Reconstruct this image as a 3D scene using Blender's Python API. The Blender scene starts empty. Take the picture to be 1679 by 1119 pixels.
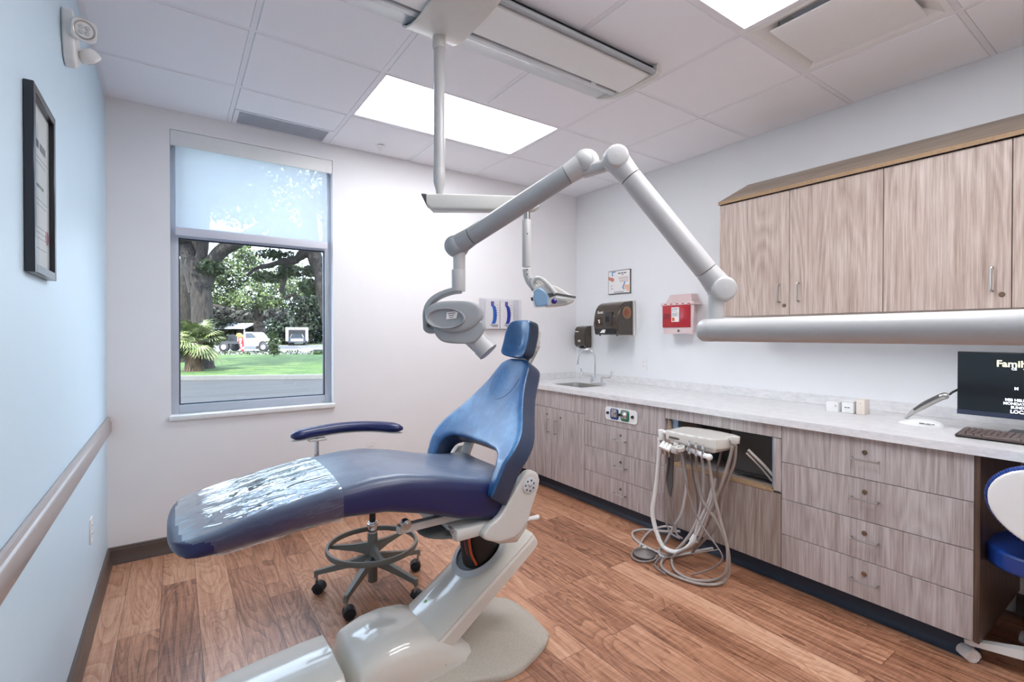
import bpy, bmesh, math, random
from mathutils import Vector, Matrix, noise as mnoise
from math import sin, cos, pi, radians, sqrt
C = bpy.data.collections.new('dental_room'); bpy.context.scene.collection.children.link(C)
S = bpy.context.scene
R = random.Random(7)

# ---------------------------------------------------------------- camera, world, sun, exposure
XL, XR, YB, H = -0.325, 3.348, 3.6766, 2.74        # left wall, right wall, back wall, ceiling
YF = -1.35                                          # wall behind the camera
cam = bpy.data.cameras.new('camera'); cam_o = bpy.data.objects.new('camera', cam); C.objects.link(cam_o)
cam_o.location = (0, 0, 1.3576); cam_o.rotation_euler = (radians(90 - 0.47), 0, -0.6073)
cam.sensor_width = 36; cam.lens = 797.109 / 1679 * 36; cam.shift_y = -5.89 / 1679
cam.clip_start = 0.02; cam.clip_end = 400
S.camera = cam_o
vs = S.view_settings
S.display_settings.display_device = 'sRGB'
vs.view_transform = 'Standard'; vs.look = 'None'; vs.gamma = 1; vs.use_curve_mapping = False
vs.exposure = 1.56
W = bpy.data.worlds.new('sky'); S.world = W; W.use_nodes = True
wn = W.node_tree; wn.nodes.clear()
sky = wn.nodes.new('ShaderNodeTexSky'); sky.sky_type = 'NISHITA'; sky.sun_disc = False
sky.sun_elevation = radians(48); sky.sun_rotation = radians(200); sky.air_density = 1.0; sky.dust_density = 3.0; sky.ozone_density = 1.6
mixw = wn.nodes.new('ShaderNodeMix'); mixw.data_type = 'RGBA'; mixw.inputs[0].default_value = 0.55
bg = wn.nodes.new('ShaderNodeBackground'); bg.inputs[1].default_value = 1.0
skm = wn.nodes.new('ShaderNodeMix'); skm.data_type = 'RGBA'; skm.blend_type = 'MULTIPLY'; skm.inputs[0].default_value = 1
skm.inputs[7].default_value = (0.2, 0.2, 0.2, 1)
wn.links.new(sky.outputs[0], skm.inputs[6]); wn.links.new(skm.outputs[2], mixw.inputs[6])
mixw.inputs[7].default_value = (2.5, 2.95, 3.6, 1)        # thin bright overcast
wo = wn.nodes.new('ShaderNodeOutputWorld')
wn.links.new(mixw.outputs[2], bg.inputs[0]); wn.links.new(bg.outputs[0], wo.inputs[0])
sl = bpy.data.lights.new('sun', 'SUN'); so = bpy.data.objects.new('sun', sl); C.objects.link(so)
sl.energy = 5.0; sl.angle = radians(1.2); sl.color = (1, .95, .86)
so.rotation_euler = Vector((0.55, 0.62, -0.95)).to_track_quat('-Z', 'Y').to_euler(); so.location = (0, -5, 12)
LAMP = 4.5                                         # strength of the ceiling lamp lenses
S.cycles.max_bounces = 10; S.cycles.diffuse_bounces = 5; S.cycles.glossy_bounces = 5
S.cycles.transmission_bounces = 6; S.cycles.transparent_max_bounces = 24
S.cycles.use_denoising = True
S.cycles.sample_clamp_indirect = 6.0
S.cycles.caustics_reflective = False; S.cycles.caustics_refractive = False
# the window as a portal so that its daylight is sampled well
pl_ = bpy.data.lights.new('window_daylight', 'AREA'); po = bpy.data.objects.new('window_daylight', pl_); C.objects.link(po)
pl_.shape = 'RECTANGLE'; pl_.size = 0.97; pl_.size_y = 1.8; pl_.cycles.is_portal = True
po.location = (0.47, YB + 0.17, 1.72); po.rotation_euler = (radians(-90), 0, 0)

# ---------------------------------------------------------------- materials
def lin(c): return tuple((x / 255 / 12.92) if x / 255 <= 0.04045 else ((x / 255 + 0.055) / 1.055) ** 2.4 for x in c[:3]) + (1,)
class NT:
    def __init__(s, name):
        s.m = bpy.data.materials.new(name); s.m.use_nodes = True; s.t = s.m.node_tree; s.n = s.t.nodes
        s.p = s.n['Principled BSDF']; s.o = s.n['Material Output']
    def new(s, k, **kw):
        n = s.n.new('ShaderNode' + k)
        for a, b in kw.items(): setattr(n, a, b)
        return n
    def l(s, a, b): s.t.links.new(a, b)
    def coord(s, scale=(1, 1, 1), kind='Object', rot=(0, 0, 0), loc=None):
        tc = s.new('TexCoord'); mp = s.new('Mapping'); s.l(tc.outputs[kind], mp.inputs[0])
        mp.inputs['Scale'].default_value = scale; mp.inputs['Rotation'].default_value = rot
        if loc: mp.inputs['Location'].default_value = loc
        return mp.outputs[0]
    def noise(s, vec, scale, detail=3, rough=.5, dist=0):
        n = s.new('TexNoise'); n.inputs['Scale'].default_value = scale; n.inputs['Detail'].default_value = detail
        n.inputs['Roughness'].default_value = rough; n.inputs['Distortion'].default_value = dist
        if vec is not None: s.l(vec, n.inputs['Vector'])
        return n
    def ramp(s, fac, stops):
        r = s.new('ValToRGB'); e = r.color_ramp.elements
        while len(e) < len(stops): e.new(0.5)
        for i, (p, c) in enumerate(stops): e[i].position = p; e[i].color = lin(c) if max(c) > 1 else tuple(c) + (1,)
        s.l(fac, r.inputs[0]); return r.outputs[0]
    def mix(s, f, a, b, blend='MIX'):
        m = s.new('Mix'); m.data_type = 'RGBA'; m.blend_type = blend
        for v, i in ((f, 0), (a, 6), (b, 7)):
            if hasattr(v, 'links'): s.l(v, m.inputs[i])
            else: m.inputs[i].default_value = v
        return m.outputs[2]
    def math(s, op, a, b=0.0):
        m = s.new('Math'); m.operation = op
        for v, i in ((a, 0), (b, 1)):
            if hasattr(v, 'links'): s.l(v, m.inputs[i])
            else: m.inputs[i].default_value = v
        return m.outputs[0]
    def bump(s, h, strength, dist=.001):
        b = s.new('Bump'); b.inputs['Strength'].default_value = strength; b.inputs['Distance'].default_value = dist
        s.l(h, b.inputs['Height']); s.l(b.outputs[0], s.p.inputs['Normal']); return b
def mat(name, col, rough=.5, metal=0.0, coat=0.0, spec=.5, var=0.03, vs_=30, bump=0.0, bs=200, trans=0, alpha=1, emit=None, es=1, sub=0):
    t = NT(name); p = t.p
    c = lin(col)
    if var:
        v = t.noise(t.coord(), vs_, 4)
        d = tuple(max(0, x * (1 - var * 2.2)) for x in c[:3]) + (1,); u = tuple(min(1, x * (1 + var)) for x in c[:3]) + (1,)
        t.l(t.mix(v.outputs[0], d, u), p.inputs['Base Color'])
    else: p.inputs['Base Color'].default_value = c
    p.inputs['Roughness'].default_value = rough; p.inputs['Metallic'].default_value = metal
    p.inputs['Coat Weight'].default_value = coat; p.inputs['Coat Roughness'].default_value = .08
    p.inputs['Specular IOR Level'].default_value = spec
    p.inputs['Transmission Weight'].default_value = trans; p.inputs['Alpha'].default_value = alpha
    if emit: p.inputs['Emission Color'].default_value = lin(emit); p.inputs['Emission Strength'].default_value = es
    if bump:
        n = t.noise(t.coord(), bs, 3); t.bump(n.outputs[0], bump)
    return t.m
def laminate(name, cols, seed=0, rough=.42, axis='z', fine=1.0):
    t = NT(name)
    oi = t.new('ObjectInfo'); tc = t.new('TexCoord')
    off = t.new('VectorMath', operation='MULTIPLY_ADD')
    cx = t.new('CombineXYZ')
    for i in range(3): t.l(oi.outputs['Random'], cx.inputs[i])
    t.l(cx.outputs[0], off.inputs[0]); off.inputs[1].default_value = (31, 17, 23); t.l(tc.outputs['Object'], off.inputs[2])
    def mp(sc):
        m = t.new('Mapping'); m.inputs['Scale'].default_value = sc; t.l(off.outputs[0], m.inputs[0]); return m.outputs[0]
    if axis == 'z': A, B, Cc = (3.6, 3.6, .5), (48, 48, 1.7), (230, 230, 6)
    else: A, B, Cc = (3.2, .42, 3.2), (26, 1.1, 26), (190, 5, 190)
    n1 = t.noise(mp(A), 1.0, 2, .5, .25)
    rings = t.math('FRACT', t.math('MULTIPLY', n1.outputs[0], 17.0))
    tri = t.math('ABSOLUTE', t.math('SUBTRACT', rings, 0.5))        # 0..0.5 contour lines = cathedral grain
    n2 = t.noise(mp(B), 1.0, 4, .6, .3); n3 = t.noise(mp(Cc), 1.0, 3, .6)
    a = t.math('ADD', t.math('MULTIPLY', tri, .26), t.math('MULTIPLY', n2.outputs[0], .70))
    f = t.math('ADD', a, t.math('MULTIPLY', t.math('SUBTRACT', n3.outputs[0], .5), .55 * fine))
    col = t.ramp(f, [(.15, cols[0]), (.38, cols[1]), (.55, cols[2]), (.8, cols[3])])
    t.l(col, t.p.inputs['Base Color']); t.p.inputs['Roughness'].default_value = rough
    t.bump(n3.outputs[0], .12, .0006)
    return t.m
M = {}
M['wall'] = mat('warm_white_paint', (240, 238, 238), .75, var=.012, vs_=6, bump=.06, bs=350)
M['wall_blue'] = mat('pale_blue_paint', (205, 227, 240), .5, var=.012, vs_=6, bump=.06, bs=350)
M['wall_right'] = mat('cool_white_paint', (235, 236, 237), .7, var=.012, vs_=6, bump=.06, bs=350)
M['tile'] = mat('ceiling_tile', (244, 244, 248), .9, var=.015, vs_=120, bump=.25, bs=500)
M['grid'] = mat('ceiling_grid_metal', (236, 236, 240), .45, var=.01)
M['lens'] = mat('lamp_lens', (255, 255, 255), .5, var=0, emit=(246, 249, 255), es=LAMP)
M['lam'] = laminate('greige_wood_laminate', [(142, 130, 125), (174, 163, 159), (193, 185, 183), (210, 205, 205)], fine=1.2)
M['lam_up'] = laminate('beige_wood_laminate', [(152, 130, 118), (184, 164, 151), (204, 187, 176), (221, 208, 200)], fine=1.2)
M['lam_h'] = laminate('beige_wood_laminate_top', [(120, 100, 80), (150, 130, 108), (172, 152, 130), (192, 175, 155)], axis='y')
M['lam_dark'] = laminate('walnut_laminate', [(58, 42, 34), (84, 64, 52), (104, 82, 68), (128, 104, 88)])
M['core'] = mat('tan_board_edge', (176, 146, 112), .7, var=.15, vs_=60)
M['toe'] = mat('dark_navy_vinyl', (38, 50, 68), .35, var=.05)
M['base'] = mat('brown_vinyl_base', (92, 80, 74), .38, var=.03)
M['rail'] = mat('brown_grey_vinyl', (158, 148, 144), .3, var=.03)
M['steel'] = mat('brushed_steel', (190, 188, 184), .28, 1, var=.03)
M['chrome'] = mat('chrome', (225, 225, 228), .06, 1, var=0)
M['alu'] = mat('grey_aluminium', (186, 192, 202), .4, .15, var=.02)
M['black'] = mat('black_plastic', (24, 24, 27), .4, var=.05)
M['white'] = mat('white_plastic', (236, 236, 234), .35, var=.01)
M['ivory'] = mat('ivory_gloss_plastic', (222, 219, 210), .13, coat=.6, var=.01)
M['ivory_m'] = mat('ivory_satin_plastic', (212, 209, 203), .34, var=.02)
M['cool'] = mat('cool_grey_gloss_plastic', (204, 208, 210), .16, coat=.4, var=.01)
M['armgrey'] = mat('warm_grey_satin_paint', (196, 194, 192), .34, coat=.15, var=.01)
M['armgrey2'] = mat('grey_satin_paint', (160, 162, 164), .36, coat=.1, var=.015)
M['dkgrey'] = mat('dark_grey_metal', (86, 84, 84), .5, var=.05)
M['greymetal'] = mat('grey_painted_metal', (120, 122, 118), .42, .3, var=.03)
M['lock'] = mat('brass_lock', (150, 130, 108), .3, .9, var=.1)
M['paper'] = mat('white_paper', (238, 236, 234), .8, var=.01)
M['ink'] = mat('black_ink', (40, 40, 46), .6, var=0)
M['rubber'] = mat('black_rubber', (30, 31, 36), .55, var=.05)
M['navy'] = mat('navy_upholstery', (22, 34, 92), .36, coat=.15, var=.12, vs_=14, bump=.08, bs=260)
def vinyl():
    t = NT('worn_blue_vinyl'); v = t.coord()
    n = t.noise(v, 3.5, 4, .6); n2 = t.noise(v, 22, 5, .7)
    f = t.math('ADD', t.math('MULTIPLY', n.outputs[0], .75), t.math('MULTIPLY', n2.outputs[0], .25))
    t.l(t.ramp(f, [(.3, (26, 66, 112)), (.5, (46, 102, 156)), (.68, (92, 150, 198))]), t.p.inputs['Base Color'])
    t.p.inputs['Roughness'].default_value = .33; t.p.inputs['Coat Weight'].default_value = .3; t.p.inputs['Coat Roughness'].default_value = .22
    t.bump(t.noise(v, 240, 3).outputs[0], .14); return t.m
M['vinyl'] = vinyl()
def seatvinyl():
    t = NT('navy_seat_vinyl_with_worn_top'); v = t.coord()
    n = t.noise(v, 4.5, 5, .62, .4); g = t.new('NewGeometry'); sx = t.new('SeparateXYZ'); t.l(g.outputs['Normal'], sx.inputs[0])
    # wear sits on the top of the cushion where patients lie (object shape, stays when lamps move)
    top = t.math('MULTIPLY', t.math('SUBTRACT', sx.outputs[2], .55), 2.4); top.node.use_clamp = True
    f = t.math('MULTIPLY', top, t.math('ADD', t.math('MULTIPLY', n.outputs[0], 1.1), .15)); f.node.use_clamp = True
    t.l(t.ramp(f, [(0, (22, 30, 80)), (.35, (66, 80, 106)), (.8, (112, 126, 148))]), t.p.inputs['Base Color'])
    t.p.inputs['Roughness'].default_value = .34; t.p.inputs['Coat Weight'].default_value = .2; t.p.inputs['Coat Roughness'].default_value = .25
    t.bump(t.noise(v, 240, 3).outputs[0], .14); return t.m
M['seatvinyl'] = seatvinyl()
def film():
    t = NT('clear_plastic_film'); v = t.coord((1, 1, 1))
    n = t.noise(t.coord((3.2, 13, 9), rot=(0, 0, .12)), 1.0, 3.5, .5, 1.1)
    gl = t.new('BsdfGlossy'); gl.inputs['Roughness'].default_value = .05; gl.inputs['Color'].default_value = (.95, .98, 1, 1)
    df = t.new('BsdfDiffuse'); df.inputs['Color'].default_value = (.62, .72, .8, 1)
    tr = t.new('BsdfTransparent'); tr.inputs['Color'].default_value = (.93, .96, .98, 1)
    lw = t.new('LayerWeight'); lw.inputs['Blend'].default_value = .35
    b = t.new('Bump'); b.inputs['Strength'].default_value = .5; b.inputs['Distance'].default_value = .03
    t.l(n.outputs[0], b.inputs['Height'])
    for k in (gl, df): t.l(b.outputs[0], k.inputs['Normal'])
    m0 = t.new('MixShader'); m0.inputs[0].default_value = .02; t.l(tr.outputs[0], m0.inputs[1]); t.l(df.outputs[0], m0.inputs[2])
    m1 = t.new('MixShader'); f = t.math('ADD', t.math('MULTIPLY', t.math('POWER', lw.outputs['Facing'], 1.7), 1.25), .07); f.node.use_clamp = True
    t.l(f, m1.inputs[0]); t.l(m0.outputs[0], m1.inputs[1]); t.l(gl.outputs[0], m1.inputs[2]); t.l(m1.outputs[0], t.o.inputs[0]); return t.m
M['film'] = film()
def glass(name='window_glass', tint=(.96, .98, .98), ref=.9):
    t = NT(name); gl = t.new('BsdfGlossy'); gl.inputs['Roughness'].default_value = .01
    tr = t.new('BsdfTransparent'); tr.inputs['Color'].default_value = tint + (1,)
    fr = t.new('LayerWeight'); fr.inputs[0].default_value = .5
    m1 = t.new('MixShader'); t.l(t.math('ADD', t.math('MULTIPLY', t.math('POWER', fr.outputs['Facing'], 4.0), .5 * ref), .018), m1.inputs[0]); t.l(tr.outputs[0], m1.inputs[1]); t.l(gl.outputs[0], m1.inputs[2])
    t.l(m1.outputs[0], t.o.inputs[0]); return t.m
M['glass'] = glass()
def shade():
    t = NT('sheer_roller_shade'); tr = t.new('BsdfTransparent'); tr.inputs['Color'].default_value = (.86, .9, .92, 1)
    tl = t.new('BsdfTranslucent'); tl.inputs['Color'].default_value = (.88, .92, .95, 1)
    df = t.new('BsdfDiffuse'); df.inputs['Color'].default_value = (.82, .86, .9, 1)
    a = t.new('MixShader'); a.inputs[0].default_value = .5; t.l(tl.outputs[0], a.inputs[1]); t.l(df.outputs[0], a.inputs[2])
    b = t.new('MixShader'); b.inputs[0].default_value = .42
    t.l(a.outputs[0], b.inputs[1]); t.l(tr.outputs[0], b.inputs[2]); t.l(b.outputs[0], t.o.inputs[0]); return t.m
M['shade'] = shade()
def floor_mat():
    t = NT('wood_plank_vinyl'); tc = t.new('TexCoord')
    mp = t.new('Mapping'); t.l(tc.outputs['Object'], mp.inputs[0]); mp.inputs['Rotation'].default_value = (0, 0, radians(90)); mp.inputs['Location'].default_value = (.31, .06, 0)
    br = t.new('TexBrick'); br.offset = .37; br.offset_frequency = 2; t.l(mp.outputs[0], br.inputs['Vector'])
    br.inputs['Color1'].default_value = (0, 0, 0, 1); br.inputs['Color2'].default_value = (1, 1, 1, 1); br.inputs['Mortar'].default_value = (.5, .5, .5, 1)
    br.inputs['Scale'].default_value = 1; br.inputs['Mortar Size'].default_value = .0011; br.inputs['Mortar Smooth'].default_value = .1
    br.inputs['Brick Width'].default_value = 1.22; br.inputs['Row Height'].default_value = .152; br.inputs['Bias'].default_value = 0
    rnd = t.math('ADD', br.outputs['Color'], 0)
    cx = t.new('CombineXYZ'); t.l(t.math('MULTIPLY', rnd, 37), cx.inputs[0]); t.l(t.math('MULTIPLY', rnd, 91), cx.inputs[1]); t.l(t.math('MULTIPLY', rnd, 13), cx.inputs[2])
    ad = t.new('VectorMath', operation='ADD'); t.l(tc.outputs['Object'], ad.inputs[0]); t.l(cx.outputs[0], ad.inputs[1])
    def mpp(sc):
        m = t.new('Mapping'); m.inputs['Scale'].default_value = sc; t.l(ad.outputs[0], m.inputs[0]); return m.outputs[0]
    n1 = t.noise(mpp((7.5, 1.25, 1)), 1.0, 1.5, .45, .5)
    ring = t.math('FRACT', t.math('MULTIPLY', n1.outputs[0], 15))
    ring = t.math('POWER', ring, 2.2)
    n2 = t.noise(mpp((55, 2.2, 1)), 1, 4, .65, .3); n3 = t.noise(mpp((330, 12, 1)), 1, 2, .6); n4 = t.noise(mpp((3, .5, 1)), 1, 2, .5)
    n5 = t.noise(mpp((9, 70, 1)), 1, 3, .6, .6)
    f = t.math('ADD', t.math('MULTIPLY', ring, -.21), t.math('MULTIPLY', n2.outputs[0], .75))
    f = t.math('ADD', f, t.math('MULTIPLY', t.math('SUBTRACT', n3.outputs[0], .5), .5))
    f = t.math('ADD', f, t.math('MULTIPLY', t.math('SUBTRACT', rnd, .5), .32))
    f = t.math('ADD', f, t.math('MULTIPLY', t.math('SUBTRACT', n4.outputs[0], .5), .6))
    f = t.math('ADD', f, t.math('MULTIPLY', t.math('SUBTRACT', n5.outputs[0], .5), .25)); f = t.math('ADD', f, .13)
    col = t.ramp(f, [(.05, (98, 62, 46)), (.3, (154, 106, 80)), (.52, (190, 138, 108)), (.8, (216, 172, 142))])
    col = t.mix(br.outputs['Fac'], col, lin((92, 60, 46)))
    t.l(col, t.p.inputs['Base Color']); t.p.inputs['Roughness'].default_value = .32; t.p.inputs['Specular IOR Level'].default_value = .5
    t.l(t.math('ADD', t.math('MULTIPLY', n2.outputs[0], .2), .24), t.p.inputs['Roughness'])
    t.bump(f, .12, .001); return t.m
M['floor'] = floor_mat()
def counter_mat():
    t = NT('white_speckled_worktop'); n = t.noise(t.coord((1, .35, 1)), 60, 5, .7); n2 = t.noise(t.coord(), 12, 4)
    f = t.math('ADD', t.math('MULTIPLY', n.outputs[0], .75), t.math('MULTIPLY', n2.outputs[0], .25))
    t.l(t.ramp(f, [(.28, (200, 200, 203)), (.44, (219, 218, 219)), (.56, (228, 227, 227)), (.7, (234, 233, 232))]), t.p.inputs['Base Color'])
    t.p.inputs['Roughness'].default_value = .3; return t.m
M['counter'] = counter_mat()

# ---------------------------------------------------------------- mesh helpers
def catmull(pts, n=8, closed=False):
    P = [Vector(p) for p in pts]
    if len(P) < 3: return P
    out = []; N = len(P); rng = range(N if closed else N - 1)
    for i in rng:
        if closed: a, b, c, d = P[(i - 1) % N], P[i], P[(i + 1) % N], P[(i + 2) % N]
        else: a = P[i - 1] if i else P[0] * 2 - P[1]; b = P[i]; c = P[i + 1]; d = P[i + 2] if i + 2 < N else P[-1] * 2 - P[-2]
        for k in range(n):
            t = k / n
            out.append(.5 * ((2 * b) + (c - a) * t + (2 * a - 5 * b + 4 * c - d) * t * t + (3 * b - a - 3 * c + d) * t ** 3))
    if not closed: out.append(P[-1])
    return out
def interp(tab, x):
    if x <= tab[0][0]: return tab[0][1]
    for (a, u), (b, v) in zip(tab, tab[1:]):
        if x <= b: return u + (v - u) * (x - a) / (b - a)
    return tab[-1][1]
def frame_of(d):
    d = Vector(d).normalized(); up = Vector((0, 0, 1)) if abs(d.z) < .95 else Vector((1, 0, 0))
    a = d.cross(up).normalized(); return a, a.cross(d).normalized() * 1.0
class MB:
    def __init__(s): s.bm = bmesh.new()
    def box(s, x0, x1, y0, y1, z0, z1, bev=0, seg=2, mtx=None):
        x0, x1 = min(x0, x1), max(x0, x1); y0, y1 = min(y0, y1), max(y0, y1); z0, z1 = min(z0, z1), max(z0, z1)
        vs_ = [s.bm.verts.new(p) for p in ((x0, y0, z0), (x1, y0, z0), (x1, y1, z0), (x0, y1, z0), (x0, y0, z1), (x1, y0, z1), (x1, y1, z1), (x0, y1, z1))]
        fs = [s.bm.faces.new([vs_[i] for i in f]) for f in ((3, 2, 1, 0), (4, 5, 6, 7), (0, 1, 5, 4), (1, 2, 6, 5), (2, 3, 7, 6), (3, 0, 4, 7))]
        vv = set(vs_)
        if bev:
            r = bmesh.ops.bevel(s.bm, geom=list({e for f in fs for e in f.edges}), offset=bev, segments=seg, profile=.5, affect='EDGES')
            vv = set(v for v in vs_ if v.is_valid) | set(r['verts'])
        if mtx is not None:
            for v in vv: v.co = mtx @ v.co
        return s
    def ring(s, pts): return [s.bm.verts.new(p) for p in pts]
    def skin(s, A, B, closed=True):
        n = len(A)
        for i in range(n if closed else n - 1):
            try: s.bm.faces.new((A[i], A[(i + 1) % n], B[(i + 1) % n], B[i]))
            except ValueError: pass
    def loft(s, rings, caps=True, closed=True):
        rr = [s.ring(r) for r in rings]
        for a, b in zip(rr, rr[1:]): s.skin(a, b, closed)
        if caps:
            for r, rev in ((rr[0], True), (rr[-1], False)):
                try: s.bm.faces.new(r[::-1] if rev else r)
                except ValueError: pass
        return s
    def tube(s, pts, r, seg=12, caps=True, closed=False):
        P = [Vector(p) for p in pts]; rs = r if isinstance(r, (list, tuple)) else [r] * len(P)
        a, b = frame_of(P[1] - P[0]); rings = []; N = len(P)
        for i, p in enumerate(P):
            if closed: d = P[(i + 1) % N] - P[i - 1]
            else: d = P[min(i + 1, N - 1)] - P[max(i - 1, 0)]
            d.normalize(); a = (a - d * a.dot(d))
            a = a.normalized() if a.length > 1e-6 else frame_of(d)[0]
            b = d.cross(a)
            rings.append([p + (a * cos(2 * pi * k / seg) + b * sin(2 * pi * k / seg)) * rs[i] for k in range(seg)])
        if closed:
            rr = [s.ring(q) for q in rings]
            for i in range(N): s.skin(rr[i], rr[(i + 1) % N])
            return s
        return s.loft(rings, caps)
    def cyl(s, p0, p1, r0, r1=None, seg=24, bev=0):
        r1 = r0 if r1 is None else r1; p0 = Vector(p0); p1 = Vector(p1); d = (p1 - p0); L = d.length; d.normalize()
        if bev: return s.tube([p0, p0 + d * bev * .3, p0 + d * bev, p1 - d * bev, p1 - d * bev * .3, p1], [r0 - bev, r0 - bev * .3, r0, r1, r1 - bev * .3, r1 - bev], seg)
        return s.tube([p0, p1], [r0, r1], seg)
    def lathe(s, prof, o=(0, 0, 0), axis=(0, 0, 1), seg=32):
        o = Vector(o); axis = Vector(axis).normalized(); a, b = frame_of(axis)
        return s.loft([[o + axis * h + (a * cos(2 * pi * k / seg) + b * sin(2 * pi * k / seg)) * max(r, 1e-4) for k in range(seg)] for r, h in prof])
    def ball(s, c, r, seg=20, rings=12, mtx=None):
        r = (r, r, r) if not isinstance(r, (tuple, list)) else r; c = Vector(c); q = mtx or Matrix.Identity(3)
        R_ = []
        for i in range(rings + 1):
            th = pi * min(max(i / rings, .02), .98)
            R_.append([c + q @ Vector((r[0] * sin(th) * cos(2 * pi * k / seg), r[1] * sin(th) * sin(2 * pi * k / seg), r[2] * cos(th))) for k in range(seg)])
        return s.loft(R_)
    def poly(s, pts, ext):
        a = s.ring(pts); b = s.ring([Vector(p) + Vector(ext) for p in pts]); s.skin(a, b)
        s.bm.faces.new(a[::-1]); s.bm.faces.new(b); return s
    def face(s, pts): s.bm.faces.new(s.ring(pts)); return s
    def addmesh(s, me): s.bm.from_mesh(me); return s
    def xf(s, m):
        bmesh.ops.transform(s.bm, matrix=m, verts=s.bm.verts); return s
    def build(s, name, material, parent=None, sm=38, kind=None, fix=True, label=None):
        if fix: bmesh.ops.recalc_face_normals(s.bm, faces=s.bm.faces)
        me = bpy.data.meshes.new(name)
        if parent is not None:
            s.bm.transform(world_of(parent).inverted())
        s.bm.to_mesh(me); s.bm.free()
        me.materials.append(M[material] if isinstance(material, str) else material)
        if sm:
            me.shade_smooth(); me.set_sharp_from_angle(angle=radians(sm))
        o = bpy.data.objects.new(name, me); C.objects.link(o)
        if parent is not None: o.parent = parent
        if kind: o['kind'] = kind
        if label: o['label'] = label
        return o
def world_of(o):
    m = Matrix.Translation(o.location) @ o.rotation_euler.to_matrix().to_4x4()
    return world_of(o.parent) @ m if o.parent else m
def tag(o, label, cat, group=None, kind=None):
    o['label'] = label; o['category'] = cat
    if group: o['group'] = group
    if kind: o['kind'] = kind
    return o
def thing(name, label, cat, loc=(0, 0, 0), rz=0, group=None):
    o = bpy.data.objects.new(name, None); C.objects.link(o); o.location = loc; o.rotation_euler = (0, 0, rz)
    o.empty_display_size = .1
    return tag(o, label, cat, group)
def struct(name, mb, m, parent=None, sm=38): return mb.build(name, m, parent, sm, kind=None if parent else 'structure')
def pillow(outline, t, voxel, iters, warp, z0=None, fac=.5):
    """a rounded padded solid: extruded outline, voxel-remeshed, relaxed, then bent into place"""
    mb = MB(); z0 = -t / 2 if z0 is None else z0
    mb.poly([(u, v, z0) for u, v in outline], (0, 0, t)); bmesh.ops.recalc_face_normals(mb.bm, faces=mb.bm.faces)
    return remesh(mb, voxel, iters, warp, fac)
def remesh(mb, voxel, iters, warp=None, fac=.5):
    me = bpy.data.meshes.new('tmp'); mb.bm.to_mesh(me); mb.bm.free()
    o = bpy.data.objects.new('tmp', me); C.objects.link(o)
    r = o.modifiers.new('r', 'REMESH'); r.mode = 'VOXEL'; r.voxel_size = voxel
    if iters:
        q = o.modifiers.new('s', 'SMOOTH'); q.factor = fac; q.iterations = iters
    bpy.context.view_layer.update()
    me2 = bpy.data.meshes.new_from_object(o.evaluated_get(bpy.context.evaluated_depsgraph_get()))
    bpy.data.objects.remove(o); bpy.data.meshes.remove(me)
    if warp:
        for v in me2.vertices: v.co = Vector(warp(*v.co))
    out = MB(); out.addmesh(me2); bpy.data.meshes.remove(me2)
    return out
def words(name, lens, h, o, ux, uy, m, parent, ext=.0004):
    """print too small to read: a row of short word-long strokes"""
    o = Vector(o); ux = Vector(ux).normalized(); uy = Vector(uy).normalized(); w = ux.cross(uy); mb = MB(); x = 0
    for L in lens:
        mb.poly([o + ux * x, o + ux * (x + L), o + ux * (x + L) + uy * h, o + ux * x + uy * h], w * ext); x += L + h * .7
    return mb.build(name, m, parent, sm=0)
def text(name, s, size, o, ux, uy, m, parent, align='LEFT', ext=.0006, bold=0, font_w=1.0):
    """lettering as raised mesh; o = anchor, ux = reading direction, uy = up"""
    c = bpy.data.curves.new('t', 'FONT'); c.body = s; c.size = size; c.extrude = ext; c.align_x = align; c.offset = bold; c.resolution_u = 3
    ob = bpy.data.objects.new('t', c); C.objects.link(ob); bpy.context.view_layer.update()
    me = bpy.data.meshes.new_from_object(ob.evaluated_get(bpy.context.evaluated_depsgraph_get())); bpy.data.objects.remove(ob); bpy.data.curves.remove(c)
    ux = Vector(ux).normalized(); uy = Vector(uy).normalized(); w = ux.cross(uy)
    mt = Matrix((( ux.x * font_w, uy.x, w.x, o[0]), (ux.y * font_w, uy.y, w.y, o[1]), (ux.z * font_w, uy.z, w.z, o[2]), (0, 0, 0, 1)))
    mb = MB(); mb.addmesh(me); bpy.data.meshes.remove(me); mb.xf(mt)
    return mb.build(name, m, parent, sm=0)

# ================================================================ the room
WX0, WX1, WZ0, WZ1 = -0.017, 0.957, 0.826, 2.622      # window opening
# floor slab and walls
struct('floor', MB().box(XL - .1, XR + .1, YF - .1, YB + .1, -.06, 0), 'floor', sm=0)
struct('wall_left', MB().box(XL - .12, XL, YF - .1, YB + .16, -.06, 2.86), 'wall_blue', sm=0)
struct('wall_right', MB().box(XR, XR + .12, YF - .1, YB + .16, -.06, 2.86), 'wall_right', sm=0)
b = MB()
b.box(XL, WX0, YB, YB + .2, -.06, 2.86); b.box(WX1, XR, YB, YB + .2, -.06, 2.86)
b.box(WX0, WX1, YB, YB + .2, -.06, WZ0); b.box(WX0, WX1, YB, YB + .2, WZ1, 2.86)
struct('wall_back', b, 'wall', sm=0)
# wall behind the camera with the doorway it has
b = MB(); b.box(XL, -.1, YF - .12, YF, 0, 2.8); b.box(.82, XR, YF - .12, YF, 0, 2.8); b.box(-.1, .82, YF - .12, YF, 2.1, 2.8)
struct('wall_front', b, 'wall', sm=0)
d = struct('door_1', MB().box(-.095, .815, YF - .1, YF - .06, .005, 2.095, .002), 'lam_up')
MB().tube([(.0, YF - .06, 1.0), (.0, YF - .005, 1.0), (.12, YF - .005, 1.0)], .009, 10).build('door_handle', 'steel', d)
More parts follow.
